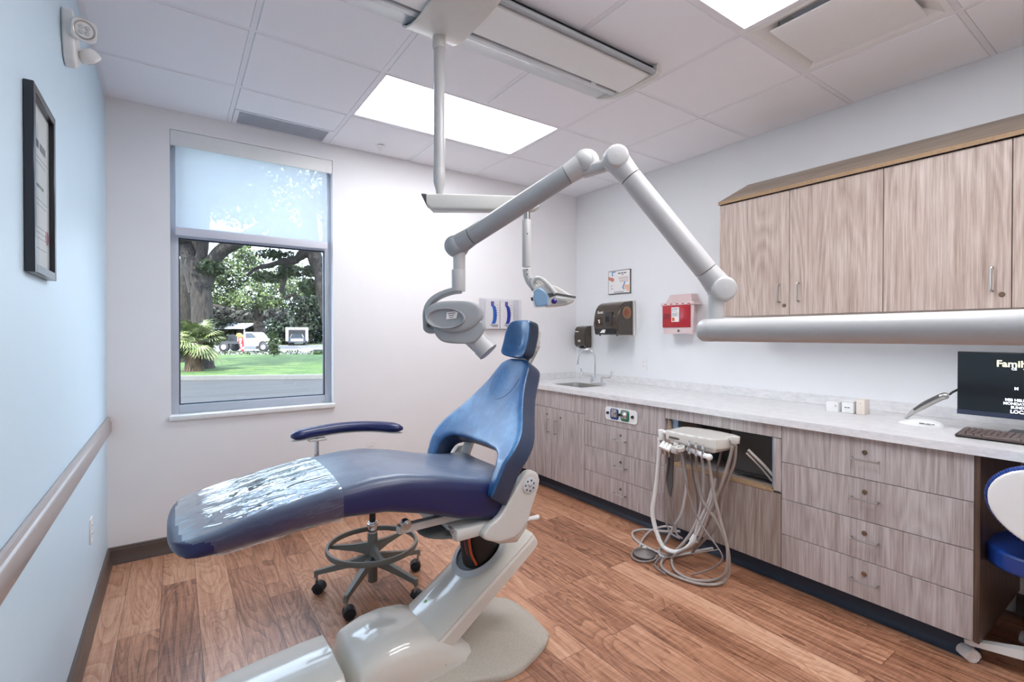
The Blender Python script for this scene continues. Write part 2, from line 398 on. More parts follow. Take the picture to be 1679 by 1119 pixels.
# ceiling: slab, tegular tiles, exposed grid
GX = [XL, .30, .915, 1.535, 2.15, 2.762, XR]; GY = [3.6766, 3.11, 2.50, 1.865, 1.24, .625, 0.0, -.62, YF]
cl = struct('ceiling', MB().box(XL - .1, XR + .1, YF - .1, YB + .1, 2.80, 2.86), 'tile', sm=0)
LIGHTS = [(1, 1), (1, 4), (1, 6)]                     # (column, row) of the left cell of each 2x4 lamp
skip = set()
for cx_, cy_ in LIGHTS: skip |= {(cx_ + 1, cy_), (cx_ + 2, cy_)}
skip.add((4, 4)); skip.add((4, 7))
tb = MB(); gb = MB()
for i in range(6):
    for j in range(8):
        if (i, j) in skip: continue
        x0, x1, y1, y0 = GX[i], GX[i + 1], GY[j], GY[j + 1]
        g = .0135
        if (i, j) == (1, 0): y1 = 3.43
        tb.box(x0 + g, x1 - g, y0 + g, y1 - (g if (i, j) != (1, 0) else .004), 2.736, 2.80, .003, 1)
tb.build('ceiling_tiles', 'tile', cl, sm=20)
for k, x in enumerate(GX[1:-1]):
    if k == 2 or k == 1:   # interrupted by the lamps
        segs = [(3.6766, 3.11), (2.50, 1.24), (.625, -.0), (-.62, YF)] if k == 2 else [(3.6766, YF)]
    else: segs = [(3.6766, YF)]
    for a, c in segs: gb.box(x - .012, x + .012, c, a, 2.739, 2.79)
for y in GY[1:-1]: gb.box(XL, XR, y - .012, y + .012, 2.7392, 2.79)
gb.box(XL, XL + .022, YF, YB, 2.735, 2.79); gb.box(XR - .01, XR, YF, YB, 2.739, 2.79); gb.box(XL, XR, YB - .012, YB, 2.7385, 2.79); 
gb.build('ceiling_grid', 'grid', cl, sm=0)
# recessed 2x4 lamps
where = {0: 'lit ceiling lamp panel nearest the back wall and window', 1: 'lit ceiling lamp panel at the top edge, beside the square air diffuser', 2: 'unseen lamp panel added behind the camera as fill light'}  # the last is an unseen lamp, added to fill the room with light
for k, (ci, cj) in enumerate(LIGHTS):
    x0, x1, y1, y0 = GX[ci + 1], GX[ci + 3], GY[cj], GY[cj + 1]
    t = thing('ceiling_light', where[k], 'light', ((x0 + x1) / 2, (y0 + y1) / 2, 2.74), group='recessed ceiling lamps')
    f = MB(); q = .024
    f.box(x0 + .012, x1 - .012, y0 + .012, y0 + q, 2.737, 2.76); f.box(x0 + .012, x1 - .012, y1 - q, y1 - .012, 2.737, 2.76)
    f.box(x0 + .012, x0 + q, y0 + q, y1 - q, 2.737, 2.76); f.box(x1 - q, x1 - .012, y0 + q, y1 - q, 2.737, 2.76)
    f.build('frame', 'grid', t, sm=0)
    MB().box(x0 + q, x1 - q, y0 + q, y1 - q, 2.744, 2.76).build('lens', 'lens', t, sm=0)
# square plaque air diffusers
for ii, jj, lb in ((4, 4, 'square plaque ceiling air diffuser at the top of the view, next to the lamp panel'),):
    x0, x1, y1, y0 = GX[ii], GX[ii + 1], GY[jj], GY[jj + 1]
    t = thing('air_diffuser', lb, 'air vent', ((x0 + x1) / 2, (y0 + y1) / 2, 2.74))
    f = MB(); g = .012
    def sq(m, z): return [(x0 + m, y0 + m, z), (x1 - m, y0 + m, z), (x1 - m, y1 - m, z), (x0 + m, y1 - m, z)]
    f.loft([sq(g, 2.76), sq(g, 2.737), sq(g + .022, 2.737), sq(g + .045, 2.748), sq(g + .105, 2.778), sq(g + .13, 2.798)], caps=False)
    f.build('frame', 'white', t, sm=0, fix=False)
    MB().box(x0 + .083, x1 - .083, y0 + .083, y1 - .083, 2.728, 2.736, .002).build('plaque', 'white', t)
    for sx in (x0 + .11, x1 - .11):
        for sy in (y0 + .11, y1 - .11): MB().cyl((sx, sy, 2.736), (sx, sy, 2.798), .004, seg=8).build('hanger_rod', 'steel', t)
# slotted vent in the tile by the window
t = thing('ceiling_vent', 'grey slotted air vent in the ceiling above the window', 'air vent', (.6, 3.55, 2.74))
f = MB(); f.box(.314, .34, 3.434, 3.664, 2.735, 2.76); f.box(.876, .902, 3.434, 3.664, 2.735, 2.76); f.box(.34, .876, 3.434, 3.446, 2.735, 2.76); f.box(.34, .876, 3.652, 3.664, 2.735, 2.76)
f.build('frame', 'grid', t, sm=0)
f = MB()
for k in range(16):
    y = 3.452 + k * .0127; f.poly([(.34, y, 2.7375), (.34, y + .007, 2.7375), (.34, y + .013, 2.752), (.34, y + .011, 2.752)], (.536, 0, 0))
f.build('slats', mat('vent_grey_metal', (196, 200, 208), .5, var=.02), t, sm=0)
# sprinkler head
t = thing('sprinkler_head', 'small white fire sprinkler head in the ceiling left of the lit lamp panel', 'sprinkler', (1.246, 3.49, 2.736))
MB().lathe([(.001, 2.7355), (.028, 2.734), (.034, 2.73), (.026, 2.727), (.012, 2.724), (.001, 2.724)], (1.246, 3.49, 0)).build('escutcheon', 'white', t)
MB().tube([(1.235, 3.49, 2.724), (1.237, 3.49, 2.708), (1.246, 3.49, 2.70), (1.255, 3.49, 2.708), (1.257, 3.49, 2.724)], .0025, 8).lathe([(.001, 2.70), (.012, 2.699), (.012, 2.6965), (.001, 2.6965)], (1.246, 3.49, 0)).build('deflector', 'white', t)

# baseboards (coved vinyl) and the chair rail on the blue wall
def base_prof(z1=.1): return [(0, z1), (.004, z1), (.010, z1 - .006), (.010, z1 - .014), (.013, z1 - .017), (.013, .045), (.016, .03), (.022, .012), (.024, .0), (0, 0)]
b = MB(); b.loft([[(x, YB - d, z) for d, z in base_prof()] for x in (XL, 2.73)]); struct('baseboard_back', b, 'base')
b = MB(); b.loft([[(XL + d, y, z) for d, z in base_prof()] for y in (YF, YB)]); struct('baseboard_left', b, 'base')
b = MB(); b.loft([[(XR - d, y, z) for d, z in base_prof()] for y in (YF, .53)]); struct('baseboard_right', b, 'base')
b = MB(); pr = [(0, .868), (.006, .872), (.014, .868), (.018, .858), (.012, .852), (.017, .846), (.021, .838), (.021, .785), (.017, .774), (.006, .766), (0, .766)]
b.loft([[(XL + d, y, z) for d, z in pr] for y in (YF, YB - .002)]); struct('trim_1', b, 'rail')

# window: aluminium frame, transom, panes, sill, return
wf = MB(); y0, y1 = YB + .062, YB + .125; fw = .042
gx0, gx1, gz0, zt0, zt1, gz1 = WX0 + fw, WX1 - fw + .0, .902, 1.965, 2.035, 2.575
wf.box(WX0, gx0, y0, y1, WZ0, WZ1, .002); wf.box(gx1, WX1, y0, y1, WZ0, WZ1, .002)
wf.box(gx0, gx1, y0, y1, WZ0 + .02, gz0, .002); wf.box(gx0, gx1, y0, y1, zt0, zt1, .002); wf.box(gx0, gx1, y0, y1, gz1, WZ1, .002)
win = wf.build('window_1', 'alu', kind='structure')
g = MB()
for za, zb in ((gz0, zt0), (zt1, gz1)):
    e = .007; g.box(gx0, gx0 + e, y0 + .012, y0 + .04, za, zb); g.box(gx1 - e, gx1, y0 + .012, y0 + .04, za, zb)
    g.box(gx0 + e, gx1 - e, y0 + .012, y0 + .04, za, za + e); g.box(gx0 + e, gx1 - e, y0 + .012, y0 + .04, zb - e, zb)
g.build('gasket', mat('dark_blue_gasket', (30, 44, 66), .5, var=0), win, sm=0)
for za, zb in ((gz0, zt0), (zt1, gz1)):
    MB().box(gx0 + .003, gx1 - .003, y0 + .024, y0 + .028, za + .003, zb - .003).build('pane', 'glass', win, sm=0)
s_ = MB(); s_.box(WX0 - .012, WX1 + .012, YB - .022, y0 + .004, WZ0 - .012, WZ0 + .02, .006); s_.build('window_sill', 'white', win)
# roller shade in the window recess: fascia, fabric, hem bar, bead chain
t = thing('roller_shade', 'half lowered white roller shade inside the window recess', 'window shade', (.47, YB, 2.5))
f = MB(); f.box(WX0 + .002, WX1 - .003, YB - .0, YB + .006, 2.525, 2.62, .002); f.box(WX0 + .002, WX0 + .006, YB + .003, YB + .058, 2.525, 2.62); f.box(WX1 - .007, WX1 - .003, YB + .003, YB + .058, 2.525, 2.62)
f.box(WX0 + .006, WX1 - .007, YB + .006, YB + .058, 2.612, 2.617)
f.build('fascia', 'white', t)
MB().cyl((WX0 + .012, YB + .036, 2.58), (WX1 - .013, YB + .036, 2.58), .02).build('roller', 'white', t)
MB().box(WX0 + .028, WX1 - .036, YB + .0165, YB + .0172, 2.02, 2.58).build('fabric', 'shade', t, sm=0)
MB().box(WX0 + .026, WX1 - .034, YB + .010, YB + .024, 1.972, 2.024, .004).build('hem_bar', mat('shade_hem_fabric', (212, 212, 222), .6, var=.01), t)
ch = MB()
for k in range(150):
    z = 2.5 - k * .0107; ch.ball((WX1 - .012, YB + .03, z), .0023, 6, 4)
ch.build('bead_chain', 'white', t)

# --------------------------------------------------------------- cabinets along the right wall
XC = 2.6274                                           # plane of the door fronts
def lock(parent, y, z, x=None, r=.011):
    x = XC if x is None else x
    MB().lathe([(.001, .0), (r, .0), (r, .003), (r * .8, .006), (.001, .006)], (x, y, z), (-1, 0, 0), 20).box(x - .0068, x - .006, y - .0012, y + .0012, z - .004, z + .004).build('lock', 'lock', parent)
def pull_h(parent, y, z, w=.105, x=None):
    x = XC if x is None else x
    MB().tube(catmull([(x, y + w / 2, z), (x - .022, y + w / 2, z), (x - .028, y + w / 2 - .008, z), (x - .028, y - w / 2 + .008, z), (x - .022, y - w / 2, z), (x, y - w / 2, z)], 4), .0042, 8).build('handle', 'steel', parent)
def pull_v(parent, y, z, w=.105, x=None):
    x = XC if x is None else x
    MB().tube(catmull([(x, y, z + w / 2), (x - .022, y, z + w / 2), (x - .028, y, z + w / 2 - .008), (x - .028, y, z - w / 2 + .008), (x - .022, y, z - w / 2), (x, y, z - w / 2)], 4), .0042, 8).build('handle', 'steel', parent)
def front(name, parent, ya, yb, za, zb, m='lam', x=None, th=.019):
    x = XC if x is None else x; g = .0016
    return MB().box(x, x + th, ya + g, yb - g, za + g, zb - g, .0008, 1).build(name, m, parent, sm=0)
def carcass(parent, ya, yb, z0=.118, z1=.872, m='lam', x0=None, x1=None, hole=None):
    x0 = XC + .0205 if x0 is None else x0; x1 = XR - .002 if x1 is None else x1
    b = MB(); w = .018
    b.box(x0, x1, ya + .0006, ya + w, z0, z1); b.box(x0, x1, yb - w, yb - .0006, z0, z1); b.box(x0, x1, ya + w, yb - w, z0, z0 + w)
    b.box(x1 - .012, x1, ya + w, yb - w, z0 + w, z1)
    b.box(x0, x0 + .09, ya + w, yb - w, z1 - w, z1)
    return b.build('body', m, parent, sm=0)
def toe(parent, ya, yb, xk=2.725):
    b = MB(); pr = [(0, .117), (0, .03), (-.006, .018), (-.016, .006), (-.02, .001), (.03, .001), (.03, .117)]
    b.loft([[(xk + d, y, z) for d, z in pr] for y in (ya + .0004, yb - .0004)]); return b.build('toe_kick', 'toe', parent)
# sink cabinet
t = thing('base_cabinet', 'wood-look base cabinet under the sink with two tall doors', 'cabinet', (3.0, 3.2, 0))
carcass(t, 2.785, YB - .003); toe(t, 2.785, YB - .003)
front('false_front', t, 2.785, YB - .004, .727, .872)
front('filler', t, 3.60, YB - .004, .118, .727)
dr = front('door', t, 3.187, 3.60, .118, .727); pull_v(dr, 3.228, .57); lock(dr, 3.252, .665, r=.009)
dr = front('door', t, 2.785, 3.187, .118, .727); pull_v(dr, 3.128, .57); lock(dr, 3.075, .657, r=.009)
# narrow drawer cabinet
t = thing('base_cabinet', 'narrow wood-look base cabinet with three locked drawers below a gas outlet plate', 'cabinet', (3.0, 2.41, 0))
carcass(t, 2.033, 2.785); toe(t, 2.033, 2.785)
front('false_front', t, 2.033, 2.785, .680, .872)
for za, zb, zl, zh in ((.490, .680, .625, .588), (.300, .490, .432, .395), (.118, .300, .238, .200)):
    dr = front('drawer', t, 2.033, 2.785, za, zb); lock(dr, 2.415, zl, r=.009); pull_h(dr, 2.415, zh)
# gas outlet plate
t = thing('gas_outlet_plate', 'white wall plate with blue and green gas connectors on the narrow drawer cabinet', 'outlet plate', (XC, 2.41, .77))
def rrect(cy, cz, w, h, r, n=5):
    o = []
    for sx, sy, a0 in ((1, 1, 0), (-1, 1, 90), (-1, -1, 180), (1, -1, 270)):
        for k in range(n + 1):
            a = radians(a0 + 90 * k / n); o.append((cy + sx * (w / 2 - r) + r * cos(a), cz + sy * (h / 2 - r) + r * sin(a)))
    return o
def plateX(x, cy, cz, w, h, r, th): return MB().poly([(x, a, c) for a, c in rrect(cy, cz, w, h, r)], (-th, 0, 0))
plateX(XC - .0002, 2.41, .772, .300, .096, .022, .006).build('plate', 'white', t)
for cy, col, nm in ((2.468, (28, 62, 132), 'blue'), (2.368, (34, 124, 86), 'green')):
    mm = mat(nm + '_plastic', col, .4, var=.02)
    c = plateX(XC - .006, cy, .772, .078, .078, .016, .003).build('connector', mm, t, label=nm + ' connector surround')
    plateX(XC - .009, cy, .778, .054, .056, .006, .002).build('faceplate', 'steel', c)
    MB().cyl((XC - .008, cy, .782), (XC - .034, cy, .778), .008, seg=14).box(XC - .018, XC - .009, cy - .02, cy - .013, .752, .80).box(XC - .018, XC - .009, cy + .012, cy + .019, .752, .80).build('nozzle', 'chrome', c)
for cy in (2.533, 2.418, 2.298): MB().lathe([(.001, 0), (.011, 0), (.009, .012), (.001, .013)], (XC - .006, cy, .774), (-1, 0, 0), 16).build('button', 'black', t)
MB().ball((XC - .028, 2.352, .785), .014, 14, 8).build('knob', 'white', t)
# delivery cabinet with the open bay
t = thing('delivery_cabinet', 'wood-look cabinet with an open dark bay above a stained lower door', 'cabinet', (3.0, 1.66, 0))
b = MB(); w = .018; x0 = XC + .0205; x1 = XR - .002
b.box(x0, x1, 1.2906, 1.309, .118, .872); b.box(x0, x1, 2.014, 2.0324, .118, .872); b.box(x0, x1, 1.309, 2.014, .118, .136); b.box(x1 - .3, x1, 1.309, 2.014, .136, .872)
b.box(x0, x1 - .3, 1.309, 2.014, .49, .508)
b.build('body', 'lam', t, sm=0); toe(t, 1.29, 2.033)
front('top_rail', t, 1.29, 2.033, .802, .872)
b = MB().box(XC, XC + .019, 1.2916, 1.331, .52, .80); b.build('stile', 'lam', t, sm=0)
stn = laminate('water_stained_laminate', [(122, 104, 92), (152, 137, 128), (178, 166, 160), (202, 194, 190)])
def stain(m):
    t_ = m.node_tree; p = t_.nodes['Principled BSDF']; src = p.inputs['Base Color'].links[0].from_socket
    tc = t_.nodes.new('ShaderNodeTexCoord'); mp = t_.nodes.new('ShaderNodeMapping'); mp.inputs['Scale'].default_value = (1, 6, 1.6)
    n = t_.nodes.new('ShaderNodeTexNoise'); n.inputs['Scale'].default_value = 1.5; n.inputs['Detail'].default_value = 5
    t_.links.new(tc.outputs['Object'], mp.inputs[0]); t_.links.new(mp.outputs[0], n.inputs[0])
    r = t_.nodes.new('ShaderNodeValToRGB'); r.color_ramp.elements[0].position = .55; r.color_ramp.elements[1].position = .72; t_.links.new(n.outputs[0], r.inputs[0])
    mu = t_.nodes.new('ShaderNodeMath'); mu.operation = 'MULTIPLY'; mu.inputs[1].default_value = .75; t_.links.new(r.outputs[0], mu.inputs[0])
    mx = t_.nodes.new('ShaderNodeMix'); mx.data_type = 'RGBA'; t_.links.new(mu.outputs[0], mx.inputs[0]); t_.links.new(src, mx.inputs[6]); mx.inputs[7].default_value = lin((150, 112, 78)); t_.links.new(mx.outputs[2], p.inputs['Base Color'])
stain(stn)
front('door', t, 1.29, 2.033, .118, .508, stn)
MB().box(XC - .001, XC + .07, 1.33, 2.012, .508, .52, .002).build('ledge', 'core', t, sm=0)
MB().box(x0, x0 + .05, 2.0, 2.0138, .53, .79).build('edge_strip', 'core', t, sm=0)
b = MB().box(XR - .34, XR - .305, 1.32, 2.01, .51, .868); b.build('back_panel', 'dkgrey', t, sm=0)
MB().box(2.76, 2.775, 1.35, 1.66, .53, .80, .02, 3).build('access_panel', 'dkgrey', t)
PB = mat('pale_blue_steel', (150, 176, 200), .4, .4, var=.02)
for bb in ((2.66, 2.70, 1.955, 2.0, .74, .87), (2.70, 2.74, 1.60, 1.65, .79, .87), (2.64, 2.66, 1.322, 1.345, .53, .80)): MB().box(*bb).build('bracket', PB, t, sm=0)
MB().tube(catmull([(2.66, 1.49, .70), (2.70, 1.42, .62), (2.72, 1.37, .56), (2.73, 1.35, .53)], 6), .008, 8).tube(catmull([(2.66, 1.50, .68), (2.71, 1.44, .60), (2.73, 1.39, .535)], 6), .006, 8).build('supply_tube', 'ivory_m', t)
# wide drawer cabinet
t = thing('base_cabinet', 'wide wood-look base cabinet with four locked drawers beside the knee space', 'cabinet', (3.0, .91, 0))
carcass(t, .537, 1.29, m='lam_dark'); toe(t, .537, 1.29)
for za, zb, zl, zh in ((.680, .872, .806, .772), (.486, .680, .622, .587), (.300, .486, .430, .397), (.118, .300, .240, .205)):
    dr = front('drawer', t, .537, 1.29, za, zb); lock(dr, .914, zl); pull_h(dr, .912, zh)
MB().box(XC + .0, XR - .002, .520, .5365, .118, .872).build('end_panel', 'lam_dark', t, sm=0, label='dark walnut end panel facing the knee space')
# far cabinet beyond the knee space, out of frame but part of the run
t = thing('base_cabinet', 'base cabinet past the knee space outside the picture edge', 'cabinet', (3.0, -.8, 0))
carcass(t, -1.2, -.5); toe(t, -1.2, -.5)
for za, zb in ((.680, .872), (.486, .680), (.300, .486), (.118, .300)):
    dr = front('drawer', t, -1.2, -.5, za, zb); pull_h(dr, -.85, (za + zb) / 2 - .02)
# worktop
XK = 2.6074
b = MB(); sx0, sx1, sy0, sy1 = 2.752, 3.035, 2.955, 3.335
b.box(XK, XR - .001, -1.22, sy0, .8735, .91); b.box(XK, XR - .001, sy1, YB - .001, .8735, .91)
b.box(XK, sx0, sy0, sy1, .8735, .91); b.box(sx1, XR - .001, sy0, sy1, .8735, .91)
bmesh.ops.remove_doubles(b.bm, verts=b.bm.verts, dist=1e-5)
t = b.build('worktop', 'counter', sm=0); tag(t, 'long white speckled worktop running along the right wall', 'worktop')
MB().box(XR - .019, XR - .001, -1.22, YB - .001, .9102, .972, .002).box(XK, XR - .0195, YB - .019, YB - .001, .9102, .972, .002).build('backsplash', 'counter', t, sm=0)
# sink
t = thing('sink', 'small stainless steel sink set in the worktop by the corner', 'sink', (2.9, 3.15, .9))
ocx, ocy, hw, hh = (sx0 + sx1) / 2, (sy0 + sy1) / 2, (sx1 - sx0) / 2, (sy1 - sy0) / 2
def sr(k, z, r=.05): return [(a, c, z) for a, c in rrect(ocx, ocy, 2 * hw * k, 2 * hh * k, r)]
b = MB(); b.loft([sr(.995, .9106, .03), sr(.94, .9108, .05), sr(.935, .905, .05), sr(.92, .85, .05), sr(.86, .80, .05), sr(.7, .79, .05), sr(.1, .785, .01)], caps=False)
b.build('basin', 'steel', t, fix=False); MB().lathe([(.001, .786), (.04, .787), (.043, .789), (.001, .789)], (ocx, ocy, 0)).build('drain', 'chrome', t)
# faucet
fx, fy = 3.09, 3.145
t = thing('faucet', 'chrome gooseneck faucet with two wrist blade handles behind the sink', 'faucet', (fx, fy, .91))
MB().box(fx - .026, fx + .026, fy - .11, fy + .04, .9103, .928, .008, 3).build('base', 'chrome', t)
MB().tube(catmull([(fx, fy, .925), (fx, fy, 1.0), (fx, fy, 1.12), (fx - .005, fy + .01, 1.175), (fx - .03, fy + .045, 1.213), (fx - .06, fy + .09, 1.205), (fx - .08, fy + .12, 1.165), (fx - .085, fy + .13, 1.10)], 8), .0085, 14).cyl((fx - .085, fy + .13, 1.11), (fx - .087, fy + .132, 1.075), .011, .010).cyl((fx, fy, .925), (fx, fy, .965), .017, .012).build('spout', 'chrome', t)
for s in (1, -1):
    yy = fy + (.03 if s > 0 else -.10)
    h = MB().cyl((fx - .015, yy, .925), (fx - .015, yy, .972), .014, .012).tube(catmull([(fx - .015, yy, .974), (fx - .02, yy + s * .05, .974), (fx - .022, yy + s * .09, .977), (fx - .024, yy + s * .12, .995), (fx - .025, yy + s * .128, 1.035)], 6), [.007] * 13 + [.009] * 12, 10)
    h.build('handle', 'chrome', t)

# wall cabinets
XU = 3.0; zc0, zc1 = 1.468, 2.21
edges = [1.883, 1.432, .968, .499, -.02, -.5]
lbs = ['leftmost beige wood-look wall cabinet, its door partly behind the jointed arm', 'second beige wall cabinet from the left, handle at its lower left corner', 'third beige wall cabinet from the left, door with handle and lock low at its right', 'wall cabinet door cut off by the right edge of the picture', 'wall cabinet beyond the right edge of the picture']
for k in range(5):
    ya, yb = edges[k + 1], edges[k]
    t = thing('wall_cabinet', lbs[k], 'cabinet', ((XU + XR) / 2, (ya + yb) / 2, zc0), group='wall cabinets')
    b = MB(); x0 = XU + .021; w = .018
    b.box(x0, XR - .001, ya + .0005, ya + w, zc0, zc1); b.box(x0, XR - .001, yb - w, yb - .0005, zc0, zc1)
    b.box(x0, XR - .001, ya + w, yb - w, zc0, zc0 + w); b.box(x0, XR - .001, ya + w, yb - w, zc1 - w, zc1); b.box(XR - .012, XR - .001, ya + w, yb - w, zc0 + w, zc1 - w)
    b.build('body', 'lam_up', t, sm=0)
    dr = front('door', t, ya, yb, zc0, zc1, 'lam_up', XU)
    side = {0: ya + .055, 1: yb - .055, 2: ya + .06, 3: yb - .06, 4: ya + .06}[k]
    if k != 3: pull_v(dr, side, 1.60, .105, XU)
    if k in (0, 2): lock(dr, side - (.025 if k == 0 else .03), 1.525 if k == 0 else 1.53, XU)
b = MB()   # sloped top closing the run of wall cabinets
ya, yb = -.52, 1.883
A = [(2.985, 2.2115), (2.985, 2.232), (XR - .001, 2.412), (XR - .001, 2.392)]
b.loft([[(x, y, z) for x, z in A] for y in (ya, yb)])
b.poly([(2.985, yb - .018, 2.2115), (XR - .001, yb - .018, 2.2115), (XR - .001, yb - .018, 2.392)], (0, .018, 0))
t = b.build('sloped_cabinet_top', 'lam_h', sm=0); tag(t, 'sloped wood-look top panel running above all the wall cabinets', 'cabinet top')
MB().box(2.9825, 2.985, ya, yb, 2.2112, 2.2325).build('edge_band', 'core', t, sm=0)

# ================================================================ patient chair
CY = 1.86
def smooth2(pts, n=3): return [(p.x, p.y) for p in catmull([(x, y, 0) for x, y in pts], n, True)]
ch_ = thing('dental_chair', 'blue reclined patient chair on a glossy ivory lift base in mid room', 'dental chair', (1.0, CY, 0))
topz = [(-.02, .752), (.0, .768), (.05, .782), (.1, .790), (.25, .822), (.42, .850), (.56, .866), (.66, .864), (.78, .842), (.92, .808), (1.02, .788), (1.10, .782), (1.16, .784)]
botz = [(-.02, .742), (.03, .722), (.11, .722), (.3, .742), (.46, .752), (.6, .742), (.74, .706), (.9, .652), (1.05, .622), (1.16, .615)]
def halfw(x):
    if x < .10: return .252 * max(0, 1 - ((.10 - x) / .122) ** 4.2) ** .36
    return interp([(.10, .252), (.4, .258), (.8, .268), (1.16, .268)], x)
def cush_ring(x, grow=0, rt=.05, rb=.028, n=6, x1=None):
    w = halfw(x) + grow; zt = interp(topz, x) + grow; zb = interp(botz, x) - grow; h = zt - zb
    rt = min(rt, h * .42, w * .9); rb = min(rb, h * .4, w * .9); crown = .012
    pts = []
    for sx, sz, a0, r in ((1, 1, 0, rt), (-1, 1, 90, rt), (-1, -1, 180, rb), (1, -1, 270, rb)):
        for k in range(n + 1):
            a = radians(a0 + 90 * k / n)
            y = sx * (w - r) + r * cos(a); z = (zt - r if sz > 0 else zb + r) + r * sin(a)
            pts.append((y, z))
        if (sx, sz) == (1, 1):
            for j in range(1, 12):
                u = (w - r) * (1 - 2 * j / 12); pts.append((u, zt + crown * (1 - (u / (w - r)) ** 2) - .010 * max(0, 1 - (u / (w * .6)) ** 2) * min(1, max(0, (x - .5) / .3))))
    return [(x, CY + y, z) for y, z in pts]
b = MB()
xs = [-.021, -.0185, -.014, -.006, .006, .025, .05, .08, .105, .13] + [.13 + .0258 * k for k in range(1, 40)]
rr = [cush_ring(x) for x in xs]
b.loft(rr); bmesh.ops.bevel(b.bm, geom=[], offset=0)
b.build('seat_cushion', 'seatvinyl', ch_, sm=60)
# clear plastic cover over the foot end, slightly crumpled
b = MB(); rings = []
rg = random.Random(3)
def crinkle(p, amp=.004):
    q = Vector(p); n1 = mnoise.noise(Vector((q.x * 4 + q.y * 2, q.y * 13 - q.x * 2, q.z * 12))); n2 = mnoise.noise(Vector((q.x * 26 + 5, q.y * 22, q.z * 20)))
    r = abs(n1); return amp * (1.0 - 2.2 * r) + .0007 * n2
xs2 = [-.0245, -.022, -.018, -.011] + [0 + .447 * k / 60 for k in range(61)]
for x in xs2:
    ring = cush_ring(x, .0045, n=9)
    c = Vector((x, CY, (interp(topz, x) + interp(botz, x)) / 2)); o = []
    for p in ring:
        v = Vector(p); d = (v - c); d.normalize(); o.append(v + d * max(crinkle(v), -.0022) + Vector((0, 0, 0)))
    rings.append(o)
b.loft(rings, caps=False)
for f in list(b.bm.faces):      # the bag is open at its lower outer corner
    c = f.calc_center_median()
    if c.z < interp(botz, c.x) + .05 and c.x < .10 - .4 * max(0, (c.z - interp(botz, c.x))): b.bm.faces.remove(f)
b.build('plastic_cover', 'film', ch_, sm=80)
# backrest
P0 = Vector((1.0, CY, .72)); sv = Vector((.33, 0, .51)).normalized(); nv = Vector((-.8396, 0, .5433))
hw_tab = [(.0, .300), (.06, .314), (.12, .324), (.17, .328), (.215, .324), (.26, .307), (.30, .28), (.34, .248), (.38, .217), (.42, .190), (.455, .168), (.495, .148), (.53, .134), (.56, .124), (.585, .110), (.603, .086), (.614, .05)]
right = [(interp(hw_tab, s), s) for s in [.0, .06, .12, .17, .215, .26, .30, .34, .38, .42, .455, .495, .53, .56, .585, .603, .614]]
inner = [(-.235, .0), (-.238, .06), (-.236, .11), (-.218, .15), (-.18, .172), (-.1, .18), (0, .182), (.1, .18), (.18, .172), (.218, .15), (.236, .11), (.238, .06), (.235, .0)]
inner = [(-.240, .0), (-.246, .06), (-.246, .115), (-.226, .155), (-.185, .176), (-.1, .186), (0, .188), (.1, .186), (.185, .176), (.226, .155), (.246, .115), (.246, .06), (.240, .0)]
outl = [(p.x, p.y) for p in catmull([(u, s, 0) for u, s in right], 3)] + [(-p.x, p.y) for p in catmull([(u, s, 0) for u, s in right], 3)[::-1]] + inner
def back_warp(u, s, w):
    k = .055 * (u / .3) ** 2 * max(0, 1 - s / .5) - .05 * max(0, .14 - s) / .14 * (abs(u) / .3)  # wings come forward, prongs tuck back
    lum = -.016 * math.exp(-((s - .27) / .10) ** 2) + .012 * math.exp(-((s - .5) / .1) ** 2) * max(0, 1 - (u / .14) ** 2)
    dish = -.014 * math.exp(-((s - .5) / .09) ** 2 - (u / .085) ** 2) if w > 0 else 0
    return P0 + Vector((0, 1, 0)) * u + sv * s + nv * (w + k * .8 + (dish if w > 0 else 0) + lum * .5)
b = pillow(outl, .092, .0068, 26, back_warp, z0=-.075)
M['slate_faces'] = mat('slate_vinyl', (52, 66, 92), .38, coat=.15, var=.1, vs_=14, bump=.08, bs=260)
def slate_faces(o, n, lim=.42):      # faces turned away from the pad's front get a darker slate vinyl
    o.data.materials.append(M['slate_faces'])
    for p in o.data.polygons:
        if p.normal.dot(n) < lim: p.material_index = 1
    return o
bk = slate_faces(b.build('backrest', 'vinyl', ch_, sm=60), nv)
# stitched seam under the dished upper pad
pts = [back_warp(.098 * cos(a), .50 + .105 * sin(a), .013) + nv * .0035 for a in [radians(175 + 190 * k / 24) for k in range(25)]]
MB().tube(pts, .0016, 6).build('seam', 'seatvinyl', bk)
# ivory shell behind the backrest
b = pillow([(u * .72, s) for u, s in right if s > .23] + [(-u * .72, s) for u, s in right[::-1] if s > .23], .03, .01, 4, lambda u, s, w: P0 + Vector((0, 1, 0)) * u + sv * s + nv * w, z0=-.105)
b.build('back_shell', 'ivory_m', ch_, sm=60)
for sg in (-1, 1):   # struts joining the backrest to the seat frame, seen through the gap
    q0 = Vector((1.10, CY + sg * .20, .66)); q1 = P0 + Vector((0, sg * .20, 0)) + sv * .24 - nv * .085
    MB().loft([[q + Vector((0, 1, 0)) * y + nv * z for y, z in ((-.03, -.009), (.03, -.009), (.03, .009), (-.03, .009))] for q in (q0, (q0 * .4 + q1 * .6), q1)]).build('back_strut', 'ivory_m', ch_, sm=30)
